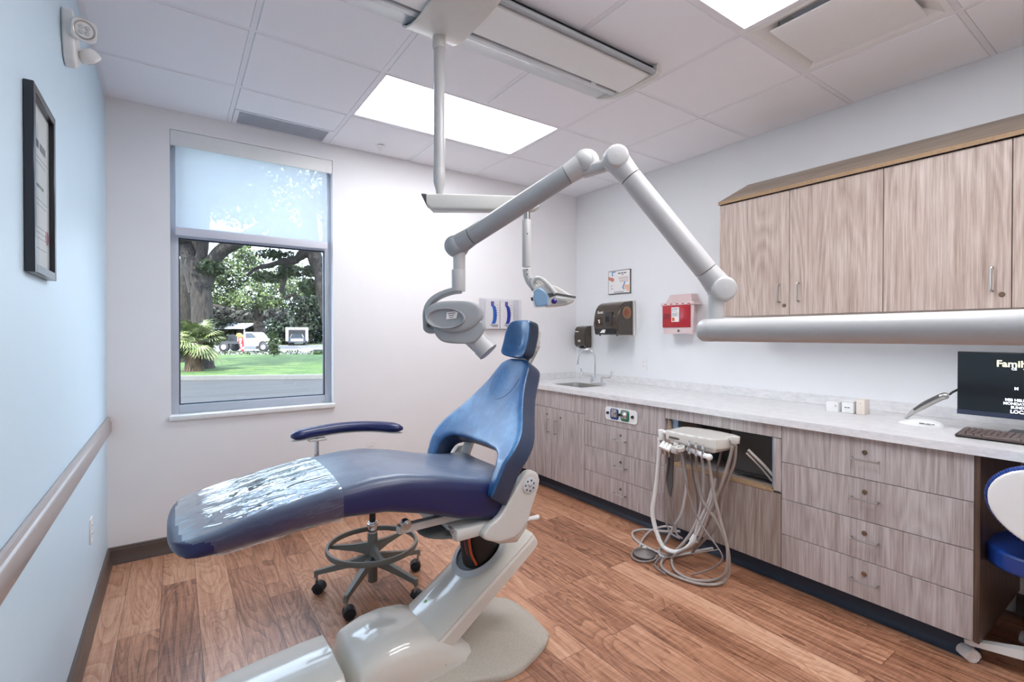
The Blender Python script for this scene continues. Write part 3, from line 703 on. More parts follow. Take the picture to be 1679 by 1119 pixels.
# headrest
hp = P0 + sv * .690 + nv * .045 + Vector((0.012, -.012, 0)); hs = Vector((.25, 0, .97)).normalized(); hn = Vector((-.97, 0, .25)).normalized()
hr = smooth2([(.092, -.075), (.099, -.03), (.096, .04), (.078, .078), (.04, .092), (-.04, .092), (-.078, .078), (-.096, .04), (-.099, -.03), (-.092, -.075), (-.05, -.086), (.05, -.086)], 3)
def hwarp(u, s, w):
    c = .024 * (u / .1) ** 2 + .01 * (s / .1) ** 2 - .02 * math.exp(-(u / .055) ** 2 - ((s + .02) / .06) ** 2) * (1 if w > 0 else 0)
    return hp + Vector((0, 1, 0)) * u + hs * s + hn * (w + c)
b = pillow(hr, .062, .006, 10, hwarp, z0=-.035); h_ = slate_faces(b.build('headrest', 'vinyl', ch_, sm=60), hn, .35)
b = MB(); q = hp - hn * .036
b.box(-.045, .045, -.03, .0, -.05, .05, .008, 2, Matrix.Translation(q + hs * .01) @ Matrix(((0, hn.x, hs.x), (1, hn.y, hs.y), (0, hn.z, hs.z))).to_4x4())
b.build('bracket', 'ivory_m', h_)
MB().box(-.03, .03, -.012, .012, -.17, .06, .004, 2, Matrix.Translation(P0 + sv * .66 - nv * .045) @ Matrix(((0, nv.x, sv.x), (1, nv.y, sv.y), (0, nv.z, sv.z))).to_4x4()).build('slide_bar', 'steel', h_)
MB().lathe([(.001, 0), (.022, 0), (.024, .008), (.018, .018), (.001, .019)], q + Vector((0, -.045, 0)) + hs * .0, (0, -1, 0), 20).build('knob', 'ivory_m', h_)
# side plates that carry the backrest
def side_plate(sgn):
    y = CY + sgn * .262
    pts = [(.955, .585), (1.0, .558), (1.06, .546), (1.12, .556), (1.165, .60), (1.195, .67), (1.222, .735), (1.222, .775), (1.20, .797), (1.165, .80), (1.125, .765), (1.075, .70), (1.03, .645), (.985, .622)]
    pp = catmull([(x, 0, z) for x, z in pts], 3, True)
    b = MB(); b.poly([(p.x, y, p.z) for p in pp], (0, sgn * .034, 0))
    bmesh.ops.recalc_face_normals(b.bm, faces=b.bm.faces)
    b = remesh(b, .006, 3)
    o = b.build('side_plate', 'ivory_m', ch_, sm=60)
    c = Vector((1.172, y + sgn * .0345, .745))
    kp = MB().lathe([(.001, 0), (.033, 0), (.034, .002), (.031, .0035), (.001, .0035)], c, (0, sgn, 0), 32).build('keypad', 'cool', o)
    for k in range(7):
        a = 2 * pi * k / 7 + .3; cc = c + Vector((cos(a) * .021, sgn * .0035, sin(a) * .021))
        MB().lathe([(.001, 0), (.0045, 0), (.0035, .0012), (.001, .0012)], cc, (0, sgn, 0), 10).build('button', 'dkgrey', kp)
    MB().tube([c + Vector((-.008, sgn * .0042, .006)), c + Vector((-.0, sgn * .0042, -.006)), c + Vector((.01, sgn * .0042, .002))], .0012, 6).build('mark', 'dkgrey', kp)
    MB().cyl((1.165, y + sgn * .012, .60), (1.235, y + sgn * .012, .597), .008, .010, 14, bev=.002).build('lever', 'white', o)
side_plate(-1); side_plate(1)
# under-seat frame
b = MB(); b.box(.66, 1.12, CY - .2, CY - .165, .632, .662, .006).box(.66, 1.12, CY + .165, CY + .2, .632, .662, .006)
b.box(.86, 1.2, CY - .26, CY + .26, .575, .622, .01).build('seat_frame', 'ivory_m', ch_)
MB().cyl((.68, CY - .225, .672), (.68, CY - .197, .672), .018, bev=.003).cyl((.68, CY - .235, .672), (.68, CY - .22, .672), .009, seg=14).build('pivot', 'steel', ch_)
MB().cyl((.86, CY - .235, .612), (.86, CY - .20, .612), .010, bev=.002).build('pivot', 'steel', ch_)
b = MB(); b.ball((.93, CY - .12, .585), (.16, .12, .022), 28, 10); b.build('frame_cover', 'greymetal', ch_)
b = MB(); b.box(.99, 1.05, CY - .21, CY - .15, .56, .60, .004).box(1.0, 1.07, CY - .16, CY - .1, .545, .585, .006).build('latch', 'steel', ch_)
# swivel bracket, yoke between seat and lift arm
b = MB(); sec = []
for x, z0, z1, wd in ((.955, .575, .60, .14), (1.0, .545, .60, .20), (1.06, .515, .60, .262), (1.13, .51, .60, .280), (1.18, .56, .62, .275), (1.2, .60, .64, .25)):
    sec.append([(x, CY + y, z) for y, z in rrect(0, (z0 + z1) / 2, wd * 2, z1 - z0, (z1 - z0) * .35, 4)])
b.loft(sec).build('yoke', 'ivory', ch_, sm=50)
MB().cyl((1.13, CY + .0, .35), (1.10, CY + .0, .54), .088, .088, 32).build('swivel_post', 'black', ch_)
for k, col in enumerate(((200, 90, 50), (60, 60, 66), (150, 60, 50))):
    MB().tube(catmull([(1.065, CY - .06 + k * .018, .36), (1.035, CY - .065 + k * .02, .42), (1.03, CY - .05 + k * .02, .5)], 5), .006, 8).build('cable', mat('cable_colour', col, .4, var=0), ch_)
# lift arm: tapered glossy casing leaning back at 43 degrees
A0 = Vector((.785, CY, .135)); A1 = Vector((1.305, CY, .475)); ad = (A1 - A0).normalized(); an = Vector((-ad.z, 0, ad.x))
def arm_ring(t, w, dn, up=0.0, r=.03, ch=.05):
    c = A0 + (A1 - A0) * t
    pr = [(-w, -dn), (-w, -.03), (-w + .006, -.022), (-w + .006, -.018), (-w, -.01), (-w + .02, up + .002), (-w + .06, up + .020), (-w * .3, up + .026), (w * .3, up + .026), (w - .06, up + .020), (w - .02, up + .002), (w, -.01), (w - .006, -.018), (w - .006, -.022), (w, -.03), (w, -dn)]
    return [c + Vector((0, 1, 0)) * y + an * z for y, z in pr]
b = MB(); b.loft([arm_ring(-.16, .142, .09, -.01), arm_ring(0, .150, .085), arm_ring(.5, .150, .075), arm_ring(.93, .148, .07), arm_ring(.985, .144, .066, -.004), arm_ring(1.0, .134, .055, -.016)])
bmesh.ops.recalc_face_normals(b.bm, faces=b.bm.faces)
arm = b.build('lift_arm', 'ivory', ch_, sm=28)
# opening collar round the post
cc = Vector((1.125, CY + .01, .378))
ringp = []
for k in range(40):
    a = 2 * pi * k / 40; base = cc + ad * (.115 * cos(a)) + Vector((0, .11, 0)) * sin(a)
    dd = (base - A0).dot(an); ringp.append(base - an * dd)
MB().loft([[p + an * .0275 + (p - ringp[(k + 20) % 40]).normalized() * .028 for k, p in enumerate(ringp)], [p + an * .034 for p in ringp], [p + an * .0275 for p in ringp], [p + an * .02 - (p - ringp[(k + 20) % 40]).normalized() * .01 for k, p in enumerate(ringp)]], caps=False).build('collar', 'cool', arm)
MB().loft([[p + an * .0272 for p in ringp], [p + an * .0277 for p in ringp]]).build('post_opening', 'black', arm)
lp = A0 + (A1 - A0) * .19 + Vector((0, .035, 0)) + an * .026
MB().lathe([(.001, 0), (.007, 0), (.006, .003), (.001, .003)], lp, an, 16).build('indicator_lamp', mat('green_lamp', (90, 190, 50), .2, coat=.5, var=0), arm)
# lower casing round the arm pivot
b = MB(); st = []
prof = [(.515, .11, .155), (.53, .155, .17), (.545, .172, .173), (.62, .198, .174), (.70, .206, .174), (.79, .194, .174), (.86, .16, .172), (.93, .115, .170), (1.0, .07, .165)]
for x, zt, w in prof:
    c0 = .035
    st.append([(x, CY - w, .02), (x, CY - w, zt * .45), (x, CY - w + .004, zt - .05), (x, CY - w + .018, zt - .018), (x, CY - w + .05, zt), (x, CY - .0, zt + .008), (x, CY + w - .05, zt), (x, CY + w - .018, zt - .018), (x, CY + w - .004, zt - .05), (x, CY + w, zt * .45), (x, CY + w, .02)])
b.loft(st, closed=True); lc = b.build('pivot_casing', 'ivory', ch_, sm=40)
MB().lathe([(.001, 0), (.004, 0), (.003, .002), (.001, .002)], (.86, CY - .1705, .07), (0, -1, 0), 12).build('screw', 'steel', lc)
b = MB().box(.645, .70, CY - .1745, CY - .171, .035, .06, .001); b.build('badge', 'dkgrey', lc)
# front cover box at the foot of the base
b = MB(); st = []
for x, zt, w in ((.03, .08, .15), (.045, .118, .17), (.12, .140, .178), (.25, .156, .18), (.40, .168, .18), (.475, .170, .18), (.484, .16, .176)):
    st.append([(x, CY - w, .004), (x, CY - w, zt - .06 if zt > .08 else .01), (x, CY - w + .012, zt - .022), (x, CY - w + .05, zt), (x, CY, zt + .008), (x, CY + w - .05, zt), (x, CY + w - .012, zt - .022), (x, CY + w, zt - .06 if zt > .08 else .01), (x, CY + w, .004)])
b.loft(st); b.build('front_cover', 'ivory', ch_, sm=45)
# cast floor plate, broad at the rear, rising to the casing
sp = mat('speckled_cast_base', (190, 182, 168), .55, var=.14, vs_=160, bump=.2, bs=300)
pl0 = catmull([(.30, CY - .15, 0), (.62, CY - .185, 0), (.9, CY - .24, 0), (1.08, CY - .30, 0), (1.20, CY - .275, 0), (1.30, CY - .235, 0), (1.352, CY - .195, 0), (1.372, CY - .165, 0), (1.395, CY + .02, 0), (1.37, CY + .17, 0), (1.22, CY + .26, 0), (1.05, CY + .29, 0), (.85, CY + .23, 0), (.62, CY + .18, 0), (.30, CY + .15, 0)], 6, True)
def shrink(k, z): return [Vector((.86 + (p.x - .86) * (1 - k), CY + (p.y - CY) * (1 - k * 1.15), z)) for p in pl0]
b = MB(); b.loft([shrink(0, .0015), shrink(0, .016), shrink(.02, .024), shrink(.08, .030), shrink(.28, .042), shrink(.46, .062), shrink(.6, .085)])
b.build('floor_plate', sp, ch_, sm=50)

# ================================================================ jointed x-ray arm
U = Vector((.8212, -.5707, 0)); Fw = Vector((.5707, .8212, 0)); Zv = Vector((0, 0, 1))   # the plane the arm folds in
t = thing('xray_unit', 'large warm grey jointed x-ray arm with hanging tube head', 'x-ray machine', (1.35, YF + .05, 1.372))
r0 = .0376
HA = Vector((1.478, .994, 1.368)); HB = Vector((1.35, YF + .06, 1.374)); hd = (HA - HB).normalized()
MB().tube([HB, HA - hd * .045], r0, 40).build('horizontal_arm', 'armgrey', t)
MB().tube([HA - hd * .047, HA - hd * .044, HA - hd * .012, HA - hd * .004, HA], [r0 - .003, r0 + .0005, r0 + .0005, r0 - .004, r0 - .012], 40).build('end_cap', 'armgrey', t)
MB().box(HB.x - .09, HB.x + .09, YF + .001, YF + .06, 1.25, 1.50, .012, 3).build('wall_mount', 'armgrey', t)
J1 = Vector((1.535, .956, 1.508)); J2 = Vector((1.272, 1.193, 1.966)); J3 = Vector((1.257, 1.325, 1.992)); J4 = Vector((.964, 1.794, 1.720))
nk = Vector((1.515, .966, 1.395))
MB().cyl(nk, (J1.x - .014, J1.y + .008, J1.z), .0262, seg=32).build('neck', 'armgrey', t)
def knuckle(name, p, toward, m, side=1):
    d = (toward - p).normalized(); q = d.cross(Zv).normalized() * side
    b = MB(); b.ball(p, .047, 28, 18); b.cyl(p - q * .046, p + q * .036, .041, .041, 32, bev=.011)
    b.tube([p, p + d * .03, p + d * .08], [.043, .042, r0], 32)
    return b.build(name, m, t, sm=50)
def arm(name, a, c, m):
    d = (c - a).normalized()
    MB().tube([a + d * .082, a + d * .084, c - d * .084, c - d * .082], [r0 - .003, r0, r0, r0 - .003], 40).build(name, m, t)
arm('lower_arm', J1, J2, 'armgrey'); arm('upper_arm', J3, J4, 'armgrey2')
knuckle('elbow', J1, J2, 'armgrey'); knuckle('elbow', J2, J1, 'armgrey', -1)
knuckle('elbow', J3, J4, 'armgrey', -1); knuckle('elbow', J4, J3, 'armgrey2')
mid = (J2 + J3) / 2 - Vector((0, 0, .022)); dd = (J3 - J2); dd.z = 0; dd.normalize()
b = MB(); b.box(-.09, .09, -.022, .022, -.018, .018, .010, 3, Matrix.Translation(mid) @ Matrix(((dd.x, -dd.y, 0), (dd.y, dd.x, 0), (0, 0, 1))).to_4x4()); b.build('link', 'armgrey', t)
# neck post, sleeve and yoke (positions in the head's own frame: u right, v up, w toward the room)
HC = Vector((.960, 1.793, 1.401)); px = .002534
def hp3(cx, cy, w=0.0):   # from the head sheet coordinates (pixels of 1 px = 2.85 mm)
    return HC + U * ((cx - 747) * px) + Zv * ((530 - cy) * px) - Fw * w
MB().cyl(hp3(753, 415), hp3(753, 446), .0255, seg=32).build('post', 'armgrey', t)
MB().cyl(hp3(752, 443), hp3(752, 478), .0290, seg=32, bev=.002).build('sleeve', 'armgrey', t)
yk = catmull([hp3(757, 475), hp3(738, 478), hp3(718, 486), hp3(705, 497), hp3(699, 512), hp3(699, 530), hp3(701, 541), hp3(716, 541)], 6)
b = MB(); rings = []
for i, p in enumerate(yk):
    d = (yk[min(i + 1, len(yk) - 1)] - yk[max(i - 1, 0)]).normalized(); nn = d.cross(Fw).normalized(); h = .016
    w0, w1 = -.026, .026
    rings.append([p + nn * h - Fw * w0, p + nn * h * .6 - Fw * (w1), p - nn * h * .6 - Fw * (w1), p - nn * h - Fw * w0])
b.loft(rings); bmesh.ops.recalc_face_normals(b.bm, faces=b.bm.faces)
remesh(b, .004, 3).build('yoke', 'armgrey2', t, sm=60)
def sheet(pts, k=.1787, ox=680, oy=400): return [((ox + x * k - 747) * px, (530 - (oy + y * k)) * px) for x, y in pts]
up_o = smooth2(sheet([(120, 650), (135, 600), (195, 558), (270, 538), (400, 532), (530, 540), (600, 575), (630, 640), (615, 700), (560, 765), (460, 812), (350, 822), (250, 800), (170, 755), (130, 705)]))
def hw(u, v, w): return HC + U * u + Zv * v - Fw * w
b = pillow(up_o, .147, .0065, 10, lambda u, v, w: hw(u, v, w), z0=-.07); hd_ = b.build('tube_head', 'armgrey2', t, sm=60)
lo_o = smooth2(sheet([(190, 780), (235, 870), (300, 905), (400, 915), (540, 912), (600, 870), (650, 780), (600, 700), (400, 700), (250, 740)]))
b = pillow(lo_o, .13, .0065, 7, lambda u, v, w: hw(u, v, w), z0=-.065); b.build('lower_shell', 'armgrey2', hd_, sm=60)
c0 = hp3(766, 540, .0); c1 = hp3(802, 578, .02); cd = (c1 - c0).normalized()
MB().tube([c0, c1 - cd * .035, c1 - cd * .0345, c1 - cd * .002, c1, c1 - cd * .004], [.050, .043, .0455, .0445, .040, .034], 36).build('cone', 'armgrey', hd_)
# grip recess with dark rim and its label plate
bz = [((735 + 31 * cos(a)), (523.5 + 16.5 * sin(a))) for a in [2 * pi * k / 48 for k in range(48)]]
def ell(k, w, dx=0): return [hp3(735 + dx + 31 * k * cos(a), 523.5 + 16.5 * k * sin(a), w) for a in [2 * pi * j / 48 for j in range(48)]]
MB().loft([ell(1.04, .062), ell(1.0, .084), ell(.95, .092), ell(.90, .091), ell(.86, .083), ell(.80, .0775)], caps=True).build('grip_recess', 'armgrey2', hd_, sm=60)
lb = MB().loft([[hp3(x, y, w) for x, y in ((737, 514), (755, 512), (752, 523), (736, 525))] for w in (.076, .082)])
lb = lb.build('label_plate', 'paper', hd_, sm=0)
for k in range(3):
    MB().loft([[hp3(x, y, w) for x, y in ((739 + k, 515.5 + k * 3), (750 - k, 514.5 + k * 3), (750 - k, 515.5 + k * 3), (739 + k, 516.6 + k * 3))] for w in (.0819, .0824)]).build('print_line', 'ink', lb, sm=0)

# ================================================================ ceiling track, light pole, operatory light
t = thing('ceiling_track', 'long white ceiling track with dark slots and a rounded end cap', 'ceiling track', (.9, 1.85, 2.735))
x0, x1 = XL + .002, 2.03
b = MB(); b.tube([(x0, 1.640, 2.7), (x1, 1.640, 2.7)], .0125, 14); b.build('round_rail', 'armgrey2', t)
def ext(pts, name, m, xa=x0, xb=x1): return MB().loft([[(x, y, z) for y, z in pts] for x in (xa, xb)]).build(name, m, t, sm=30)
ext([(1.650, 2.734), (1.650, 2.715), (1.905, 2.715), (1.905, 2.734)], 'slot_backing', 'black')
ext([(1.672, 2.712), (1.672, 2.699), (1.677, 2.694), (1.78, 2.688), (1.872, 2.687), (1.876, 2.692), (1.876, 2.712)], 'center_panel', 'white')
ext([(1.902, 2.735), (1.902, 2.698), (1.91, 2.694), (1.935, 2.696), (1.945, 2.706), (1.975, 2.720), (2.03, 2.727), (2.055, 2.728), (2.06, 2.735)], 'far_lip', 'cool')
b = MB(); st = []
for x, k in ((2.028, 1.0), (2.05, 1.0), (2.065, .96), (2.075, .85)):
    m_ = 1.845; st.append([(x, m_ + (y - m_) * k, 2.735 - (2.735 - z) * (k if k < 1 else 1)) for y, z in ((1.624, 2.7349), (1.624, 2.700), (1.635, 2.688), (1.67, 2.684), (1.88, 2.683), (1.95, 2.690), (2.0, 2.705), (2.05, 2.722), (2.066, 2.7349))])
b.loft(st).build('end_cap', 'ivory_m', t, sm=50)
MB().box(1.83, 1.86, 1.879, 1.90, 2.69, 2.712, .003).build('end_stop', 'cool', t)
t = thing('operatory_light', 'white overhead light on a vertical pole and hinged arm below the ceiling track', 'dental light', (.975, 1.972, 2.68))
b = MB(); pf = [(1.612, 2.728), (1.606, 2.705), (1.615, 2.688), (1.64, 2.679), (1.80, 2.672), (1.92, 2.672), (1.98, 2.680), (2.03, 2.698), (2.062, 2.722), (2.066, 2.73), (2.058, 2.73), (2.02, 2.705), (1.97, 2.688), (1.92, 2.68), (1.80, 2.68), (1.65, 2.686), (1.622, 2.697), (1.618, 2.728)]
b.loft([[(x, y, z) for y, z in pf] for x in (.84, 1.075)]); b.build('trolley_cover', 'ivory_m', t, sm=50)
mx, my = .976, 1.973
MB().cyl((mx, my, 2.08), (mx, my, 2.672), .0245, seg=32).build('pole', 'armgrey', t)
MB().cyl((mx, my, 2.625), (mx, my, 2.679), .029, seg=32, bev=.003).build('collar', 'ivory_m', t)
MB().lathe([(.001, 1.975), (.015, 1.975), (.016, 1.998), (.023, 2.02), (.0265, 2.035), (.0265, 2.085), (.025, 2.092), (.001, 2.093)], (mx, my, 0), seg=32).build('swivel_joint', 'armgrey', t)
ax = U.copy(); ay = Vector((-ax.y, ax.x, 0))
def armsec(s, h0, h1, w, r=.014):
    c = Vector((mx, my, 0)) + ax * s
    return [c + ay * a + Vector((0, 0, z)) for a, z in [(q[0], q[1]) for q in [(a_, z_) for a_, z_ in rrect(0, (h0 + h1) / 2, 2 * w, h1 - h0, min(r, w * .9, (h1 - h0) * .45), 4)]]]
MB().loft([armsec(-.052, 1.925, 1.976, .034), armsec(-.03, 1.902, 1.976, .034), armsec(.36, 1.900, 1.968, .030), armsec(.425, 1.904, 1.964, .028), armsec(.447, 1.918, 1.955, .018)]).build('horizontal_arm', 'ivory_m', t, sm=50)
MB().loft([armsec(-.075, 1.968, 1.976, .030), armsec(-.053, 1.922, 1.976, .0335)]).build('arm_end_cap', 'dkgrey', t, sm=50)
ex = Vector((mx, my, 0)) + ax * .390
MB().cyl((ex.x, ex.y, 1.84), (ex.x, ex.y, 1.90), .0155, seg=20).build('hinge_pin', 'steel', t)
q = [(ex.x, ex.y, 1.86), (ex.x, ex.y, 1.70), (ex.x, ex.y, 1.645), (ex.x + .004, ex.y - .003, 1.615), (ex.x + .016, ex.y - .011, 1.585), (ex.x + .036, ex.y - .025, 1.560)]
MB().cyl((ex.x, ex.y, 1.655), (ex.x, ex.y, 1.865), .0205, seg=28, bev=.003).build('drop_tube', 'armgrey', t)
MB().tube(catmull(q[2:], 6), .0195, 24).build('curved_tube', 'armgrey', t)
for z in (1.80, 1.64, 1.62): MB().ball((ex.x - .010, ex.y - .018, z), .003, 8, 6).build('screw', 'black', t)
LC = Vector((1.349, 1.658, 1.518)); lx = .00267      # lamp head frame, 1 px = 3.07 mm
def L3(cx, cy, w=0.0):
    x = 850 + cx * .07147; y = 440 + cy * .07147
    return LC + U * ((x - 900) * lx) + Zv * ((487 - y) * lx) - Fw * w
for w0 in (.048, -.043):
    MB().tube(catmull([L3(400, 240, w0 * .4), L3(520, 280, w0), L3(660, 400, w0), L3(760, 520, w0), L3(830, 600, w0)], 5), .0095, 10).build('yoke_arm', 'ivory_m', t)
MB().tube(catmull([L3(300, 260, .02), L3(290, 400, .03), L3(345, 520, .03)], 5), .009, 10).build('yoke_stay', 'armgrey2', t)
b = MB()
A_ = [(330, 470), (450, 400), (640, 400), (760, 410), (870, 440), (1180, 630), (1280, 660), (1285, 700), (1230, 800), (1100, 850), (880, 880), (650, 890), (560, 880), (420, 840), (340, 700)]
b = pillow([((850 + x * .07147 - 900) * lx, (487 - 440 - y * .07147) * lx) for x, y in A_], .095, .004, 3, lambda u, v, w: LC + U * u + Zv * v - Fw * w, z0=-.048)
lh = b.build('lamp_head', 'ivory_m', t, sm=50)
sb = [(320, 700), (330, 600), (390, 510), (460, 480), (560, 530), (650, 640), (665, 700), (660, 880), (540, 895), (380, 905)]
b = pillow([((850 + x * .07147 - 900) * lx, (487 - 440 - y * .07147) * lx) for x, y in sb], .125, .004, 3, lambda u, v, w: LC + U * u + Zv * v - Fw * w, z0=-.055)
b.build('splash_shield', mat('pale_blue_translucent_plastic', (150, 190, 226), .15, coat=.5, trans=.25, var=.02), lh, sm=50)
MB().loft([[L3(x, y, w) for x, y in ((640, 600), (850, 590), (1285, 665), (1280, 705), (860, 640), (700, 690))] for w in (.044, .0495)]).build('trim_band', 'dkgrey', lh, sm=0)
MB().ball(L3(800, 775, .043), (.014, .014, .012), 16, 10).build('sensor_eye', mat('violet_glass', (42, 24, 130), .08, coat=1, var=0), lh)
MB().loft([[L3(x, y, w) for x, y in ((890, 730), (1090, 770), (1095, 815), (850, 830))] for w in (.044, .0492)]).build('silver_badge', 'steel', lh, sm=0)
MB().loft([[L3(x, y, w) for x, y in ((830, 650), (1270, 725), (1265, 745), (840, 700))] for w in (.043, .0485)]).build('side_fin', 'white', lh, sm=0)
MB().cyl(L3(290, 715), L3(330, 705), .008, seg=12).build('handle_stub', 'dkgrey', lh)

# ================================================================ assistant stool behind the chair
def caster(p, ang, parent, col='rubber', r=.026, hood='rubber'):
    p = Vector(p); ax_ = Vector((cos(ang), sin(ang), 0)); fd = Vector((-sin(ang), cos(ang), 0))
    c = p + fd * .014 + Vector((0, 0, r))
    o = MB().cyl(p + Vector((0, 0, r + .012)), p + Vector((0, 0, .085)), .007, seg=10).build('caster_stem', 'steel', parent)
    for s in (1, -1):
        w = MB().lathe([(.001, .006), (r * .35, .006), (r * .45, .009), (r * .8, .010), (r, .013), (r, .024), (r * .85, .0275), (r * .5, .027), (r * .42, .024), (r * .2, .026), (.001, .026)], c, ax_ * s, 24); w.build('caster_wheel', col, parent)
    b = MB(); n = 14
    sec = []
    for k in range(n + 1):
        a = radians(-15 + 200 * k / n); q = c + fd * (cos(a) * (r + .004)) + Vector((0, 0, sin(a) * (r + .004)))
        q2 = c + fd * (cos(a) * (r + .0015)) + Vector((0, 0, sin(a) * (r + .0015)))
        sec.append([q - ax_ * .025, q + ax_ * .025, q2 + ax_ * .025, q2 - ax_ * .025])
    b.loft(sec).build('caster_hood', hood, parent)
sx, sy = .862, 2.541
t = thing('assistant_stool', 'tall grey stool with foot ring and padded blue support arm behind the patient chair', 'stool', (sx, sy, 0))
MB().cyl((sx, sy, .04), (sx, sy, .30), .026, seg=24, bev=.002).build('outer_column', 'greymetal', t)
MB().cyl((sx, sy, .26), (sx, sy, .36), .0235, seg=24, bev=.002).cyl((sx, sy, .335), (sx, sy, .352), .029, seg=24, bev=.003).build('ring_clamp', 'chrome', t)
MB().cyl((sx, sy, .30), (sx, sy, .56), .0165, seg=20).build('gas_lift', 'black', t)
ring = [Vector((sx + .228 * cos(2 * pi * k / 48), sy + .228 * sin(2 * pi * k / 48), .232)) for k in range(48)]
b = MB(); rr = []
for k, p in enumerate(ring):
    d = Vector((p.x - sx, p.y - sy, 0)).normalized()
    rr.append(b.ring([p + d * .006 + Zv * .013, p + d * .009 - Zv * .0, p + d * .006 - Zv * .013, p - d * .006 - Zv * .013, p - d * .008, p - d * .006 + Zv * .013]))
for k in range(48): b.skin(rr[k], rr[(k + 1) % 48])
b.build('foot_ring', 'greymetal', t)
for k in range(3):
    a = radians(25 + 120 * k); d = Vector((cos(a), sin(a), 0)); n_ = Vector((-sin(a), cos(a), 0)); c = Vector((sx, sy, .22))
    MB().loft([[c + d * s + n_ * y + Zv * z for y, z in ((-w, -h), (w, -h), (w * .6, h), (-w * .6, h))] for s, w, h in ((.02, .022, .030), (.10, .016, .016), (.222, .011, .007))]).build('ring_spoke', 'greymetal', t)
for k in range(5):
    a = radians(226 + 72 * k); d = Vector((cos(a), sin(a), 0)); n_ = Vector((-sin(a), cos(a), 0)); c = Vector((sx, sy, 0))
    lg = MB().loft([[c + d * s + n_ * y + Zv * z for y, z in ((-w, z0), (w, z0), (w * .7, z1), (-w * .7, z1))] for s, w, z0, z1 in ((.02, .022, .135, .185), (.12, .018, .125, .158), (.27, .013, .098, .120), (.292, .012, .082, .116), (.296, .010, .080, .11))]).build('base_leg', 'greymetal', t, sm=30)
    caster(c + d * .285, a + radians((35, -20, 60, 10, 80)[k]), lg)
MB().lathe([(.001, .55), (.12, .552), (.19, .565), (.195, .58), (.001, .58)], (sx, sy, 0)).build('seat_pan', 'greymetal', t)
b = MB().lathe([(.001, .58), (.18, .58), (.205, .59), (.213, .61), (.205, .632), (.17, .645), (.001, .648)], (sx, sy, 0), seg=40); b.build('seat', 'navy', t)
pxx, pyy = .617, 2.70
MB().tube(catmull([(sx - .02, sy + .02, .56), (.72, 2.66, .553), (.64, 2.69, .57), (pxx, pyy, .64), (pxx, pyy, .72)], 5), .012, 12).build('arm_bracket', 'steel', t)
MB().cyl((pxx, pyy, .60), (pxx, pyy, .80), .0115, seg=16).cyl((pxx, pyy, .60), (pxx, pyy, .70), .015, seg=16).build('arm_post', 'chrome', t)
arc = catmull([(.495, 2.70, .812), (.62, 2.735, .818), (.78, 2.745, .822), (.93, 2.70, .818), (1.055, 2.60, .808)], 8)
MB().box(.575, .665, 2.675, 2.735, .790, .800, .003).build('arm_plate', 'ivory_m', t)
def padsec(rw, rh, dz=0):
    rings = []; N = len(arc)
    for i, p in enumerate(arc):
        d = (arc[min(i + 1, N - 1)] - arc[max(i - 1, 0)]).normalized(); n_ = Vector((-d.y, d.x, 0)).normalized()
        e = min(i, N - 1 - i); k = [.35, .75, .92, 1][min(e, 3)]
        rings.append([p + n_ * rw * k * cos(a) + Zv * (dz + rh * k * sin(a) * (1 if sin(a) > 0 else .75)) for a in [2 * pi * j / 20 for j in range(20)]])
    return rings
MB().loft(padsec(.040, .030, .012)).build('support_pad', 'navy', t, sm=70)
MB().loft(padsec(.034, .006, -.012)).build('pad_tray', 'ivory_m', t, sm=50)

# ================================================================ doctor's stool under the desk
M['blue'] = mat('bright_blue_upholstery', (28, 66, 146), .34, coat=.2, var=.08, vs_=14, bump=.06, bs=260)
t = thing('doctor_stool', 'blue and white stool cut off by the right edge at the desk knee space', 'stool', (2.76, .30, 0))
ox, oy = 2.80, .270
for k in range(5):
    a = radians(106 + 72 * k); d = Vector((cos(a), sin(a), 0)); n_ = Vector((-sin(a), cos(a), 0)); c = Vector((ox, oy, 0))
    lg = MB().loft([[c + d * s + n_ * y + Zv * z for y, z in ((-w, z0), (w, z0), (w * .8, z1), (-w * .8, z1))] for s, w, z0, z1 in ((.03, .030, .075, .13), (.15, .024, .072, .108), (.27, .017, .066, .090), (.31, .015, .064, .082), (.325, .011, .066, .080))]).build('base_leg', 'white', t, sm=30)
    caster(c + d * .30, a + radians((-60, 20, 0, 70, 45)[k]), lg, 'white', .026, 'white')
MB().cyl((ox, oy, .08), (ox, oy, .40), .026, seg=24).build('column', 'steel', t)
b = MB().box(ox - .1, ox + .1, oy - .1, oy + .1, .395, .425, .01); b.build('mechanism', 'armgrey', t)
so_ = [(x * .215, y * .215) for x, y in [(cos(a) * (1.02 if abs(sin(2 * a)) < .6 else 1.05), sin(a) * (1.0 if abs(sin(2 * a)) < .6 else 1.04)) for a in [2 * pi * k / 36 for k in range(36)]]]
pillow(so_, .075, .008, 8, lambda u, v, w: (ox + u, oy + .035 + v * 1.04, .472 + w + .03 * (u / .21) ** 2 * (1 if u > 0 else .3)), z0=-.04).build('seat', 'blue', t, sm=60)
b = MB().loft([[(ox + .205 * k * cos(a), oy + .035 + .21 * k * sin(a), z) for a in [2 * pi * j / 36 for j in range(36)]] for k, z in ((.45, .405), (.8, .415), (1.0, .442), (1.0, .448))]); b.build('seat_shell', 'white', t, sm=50)
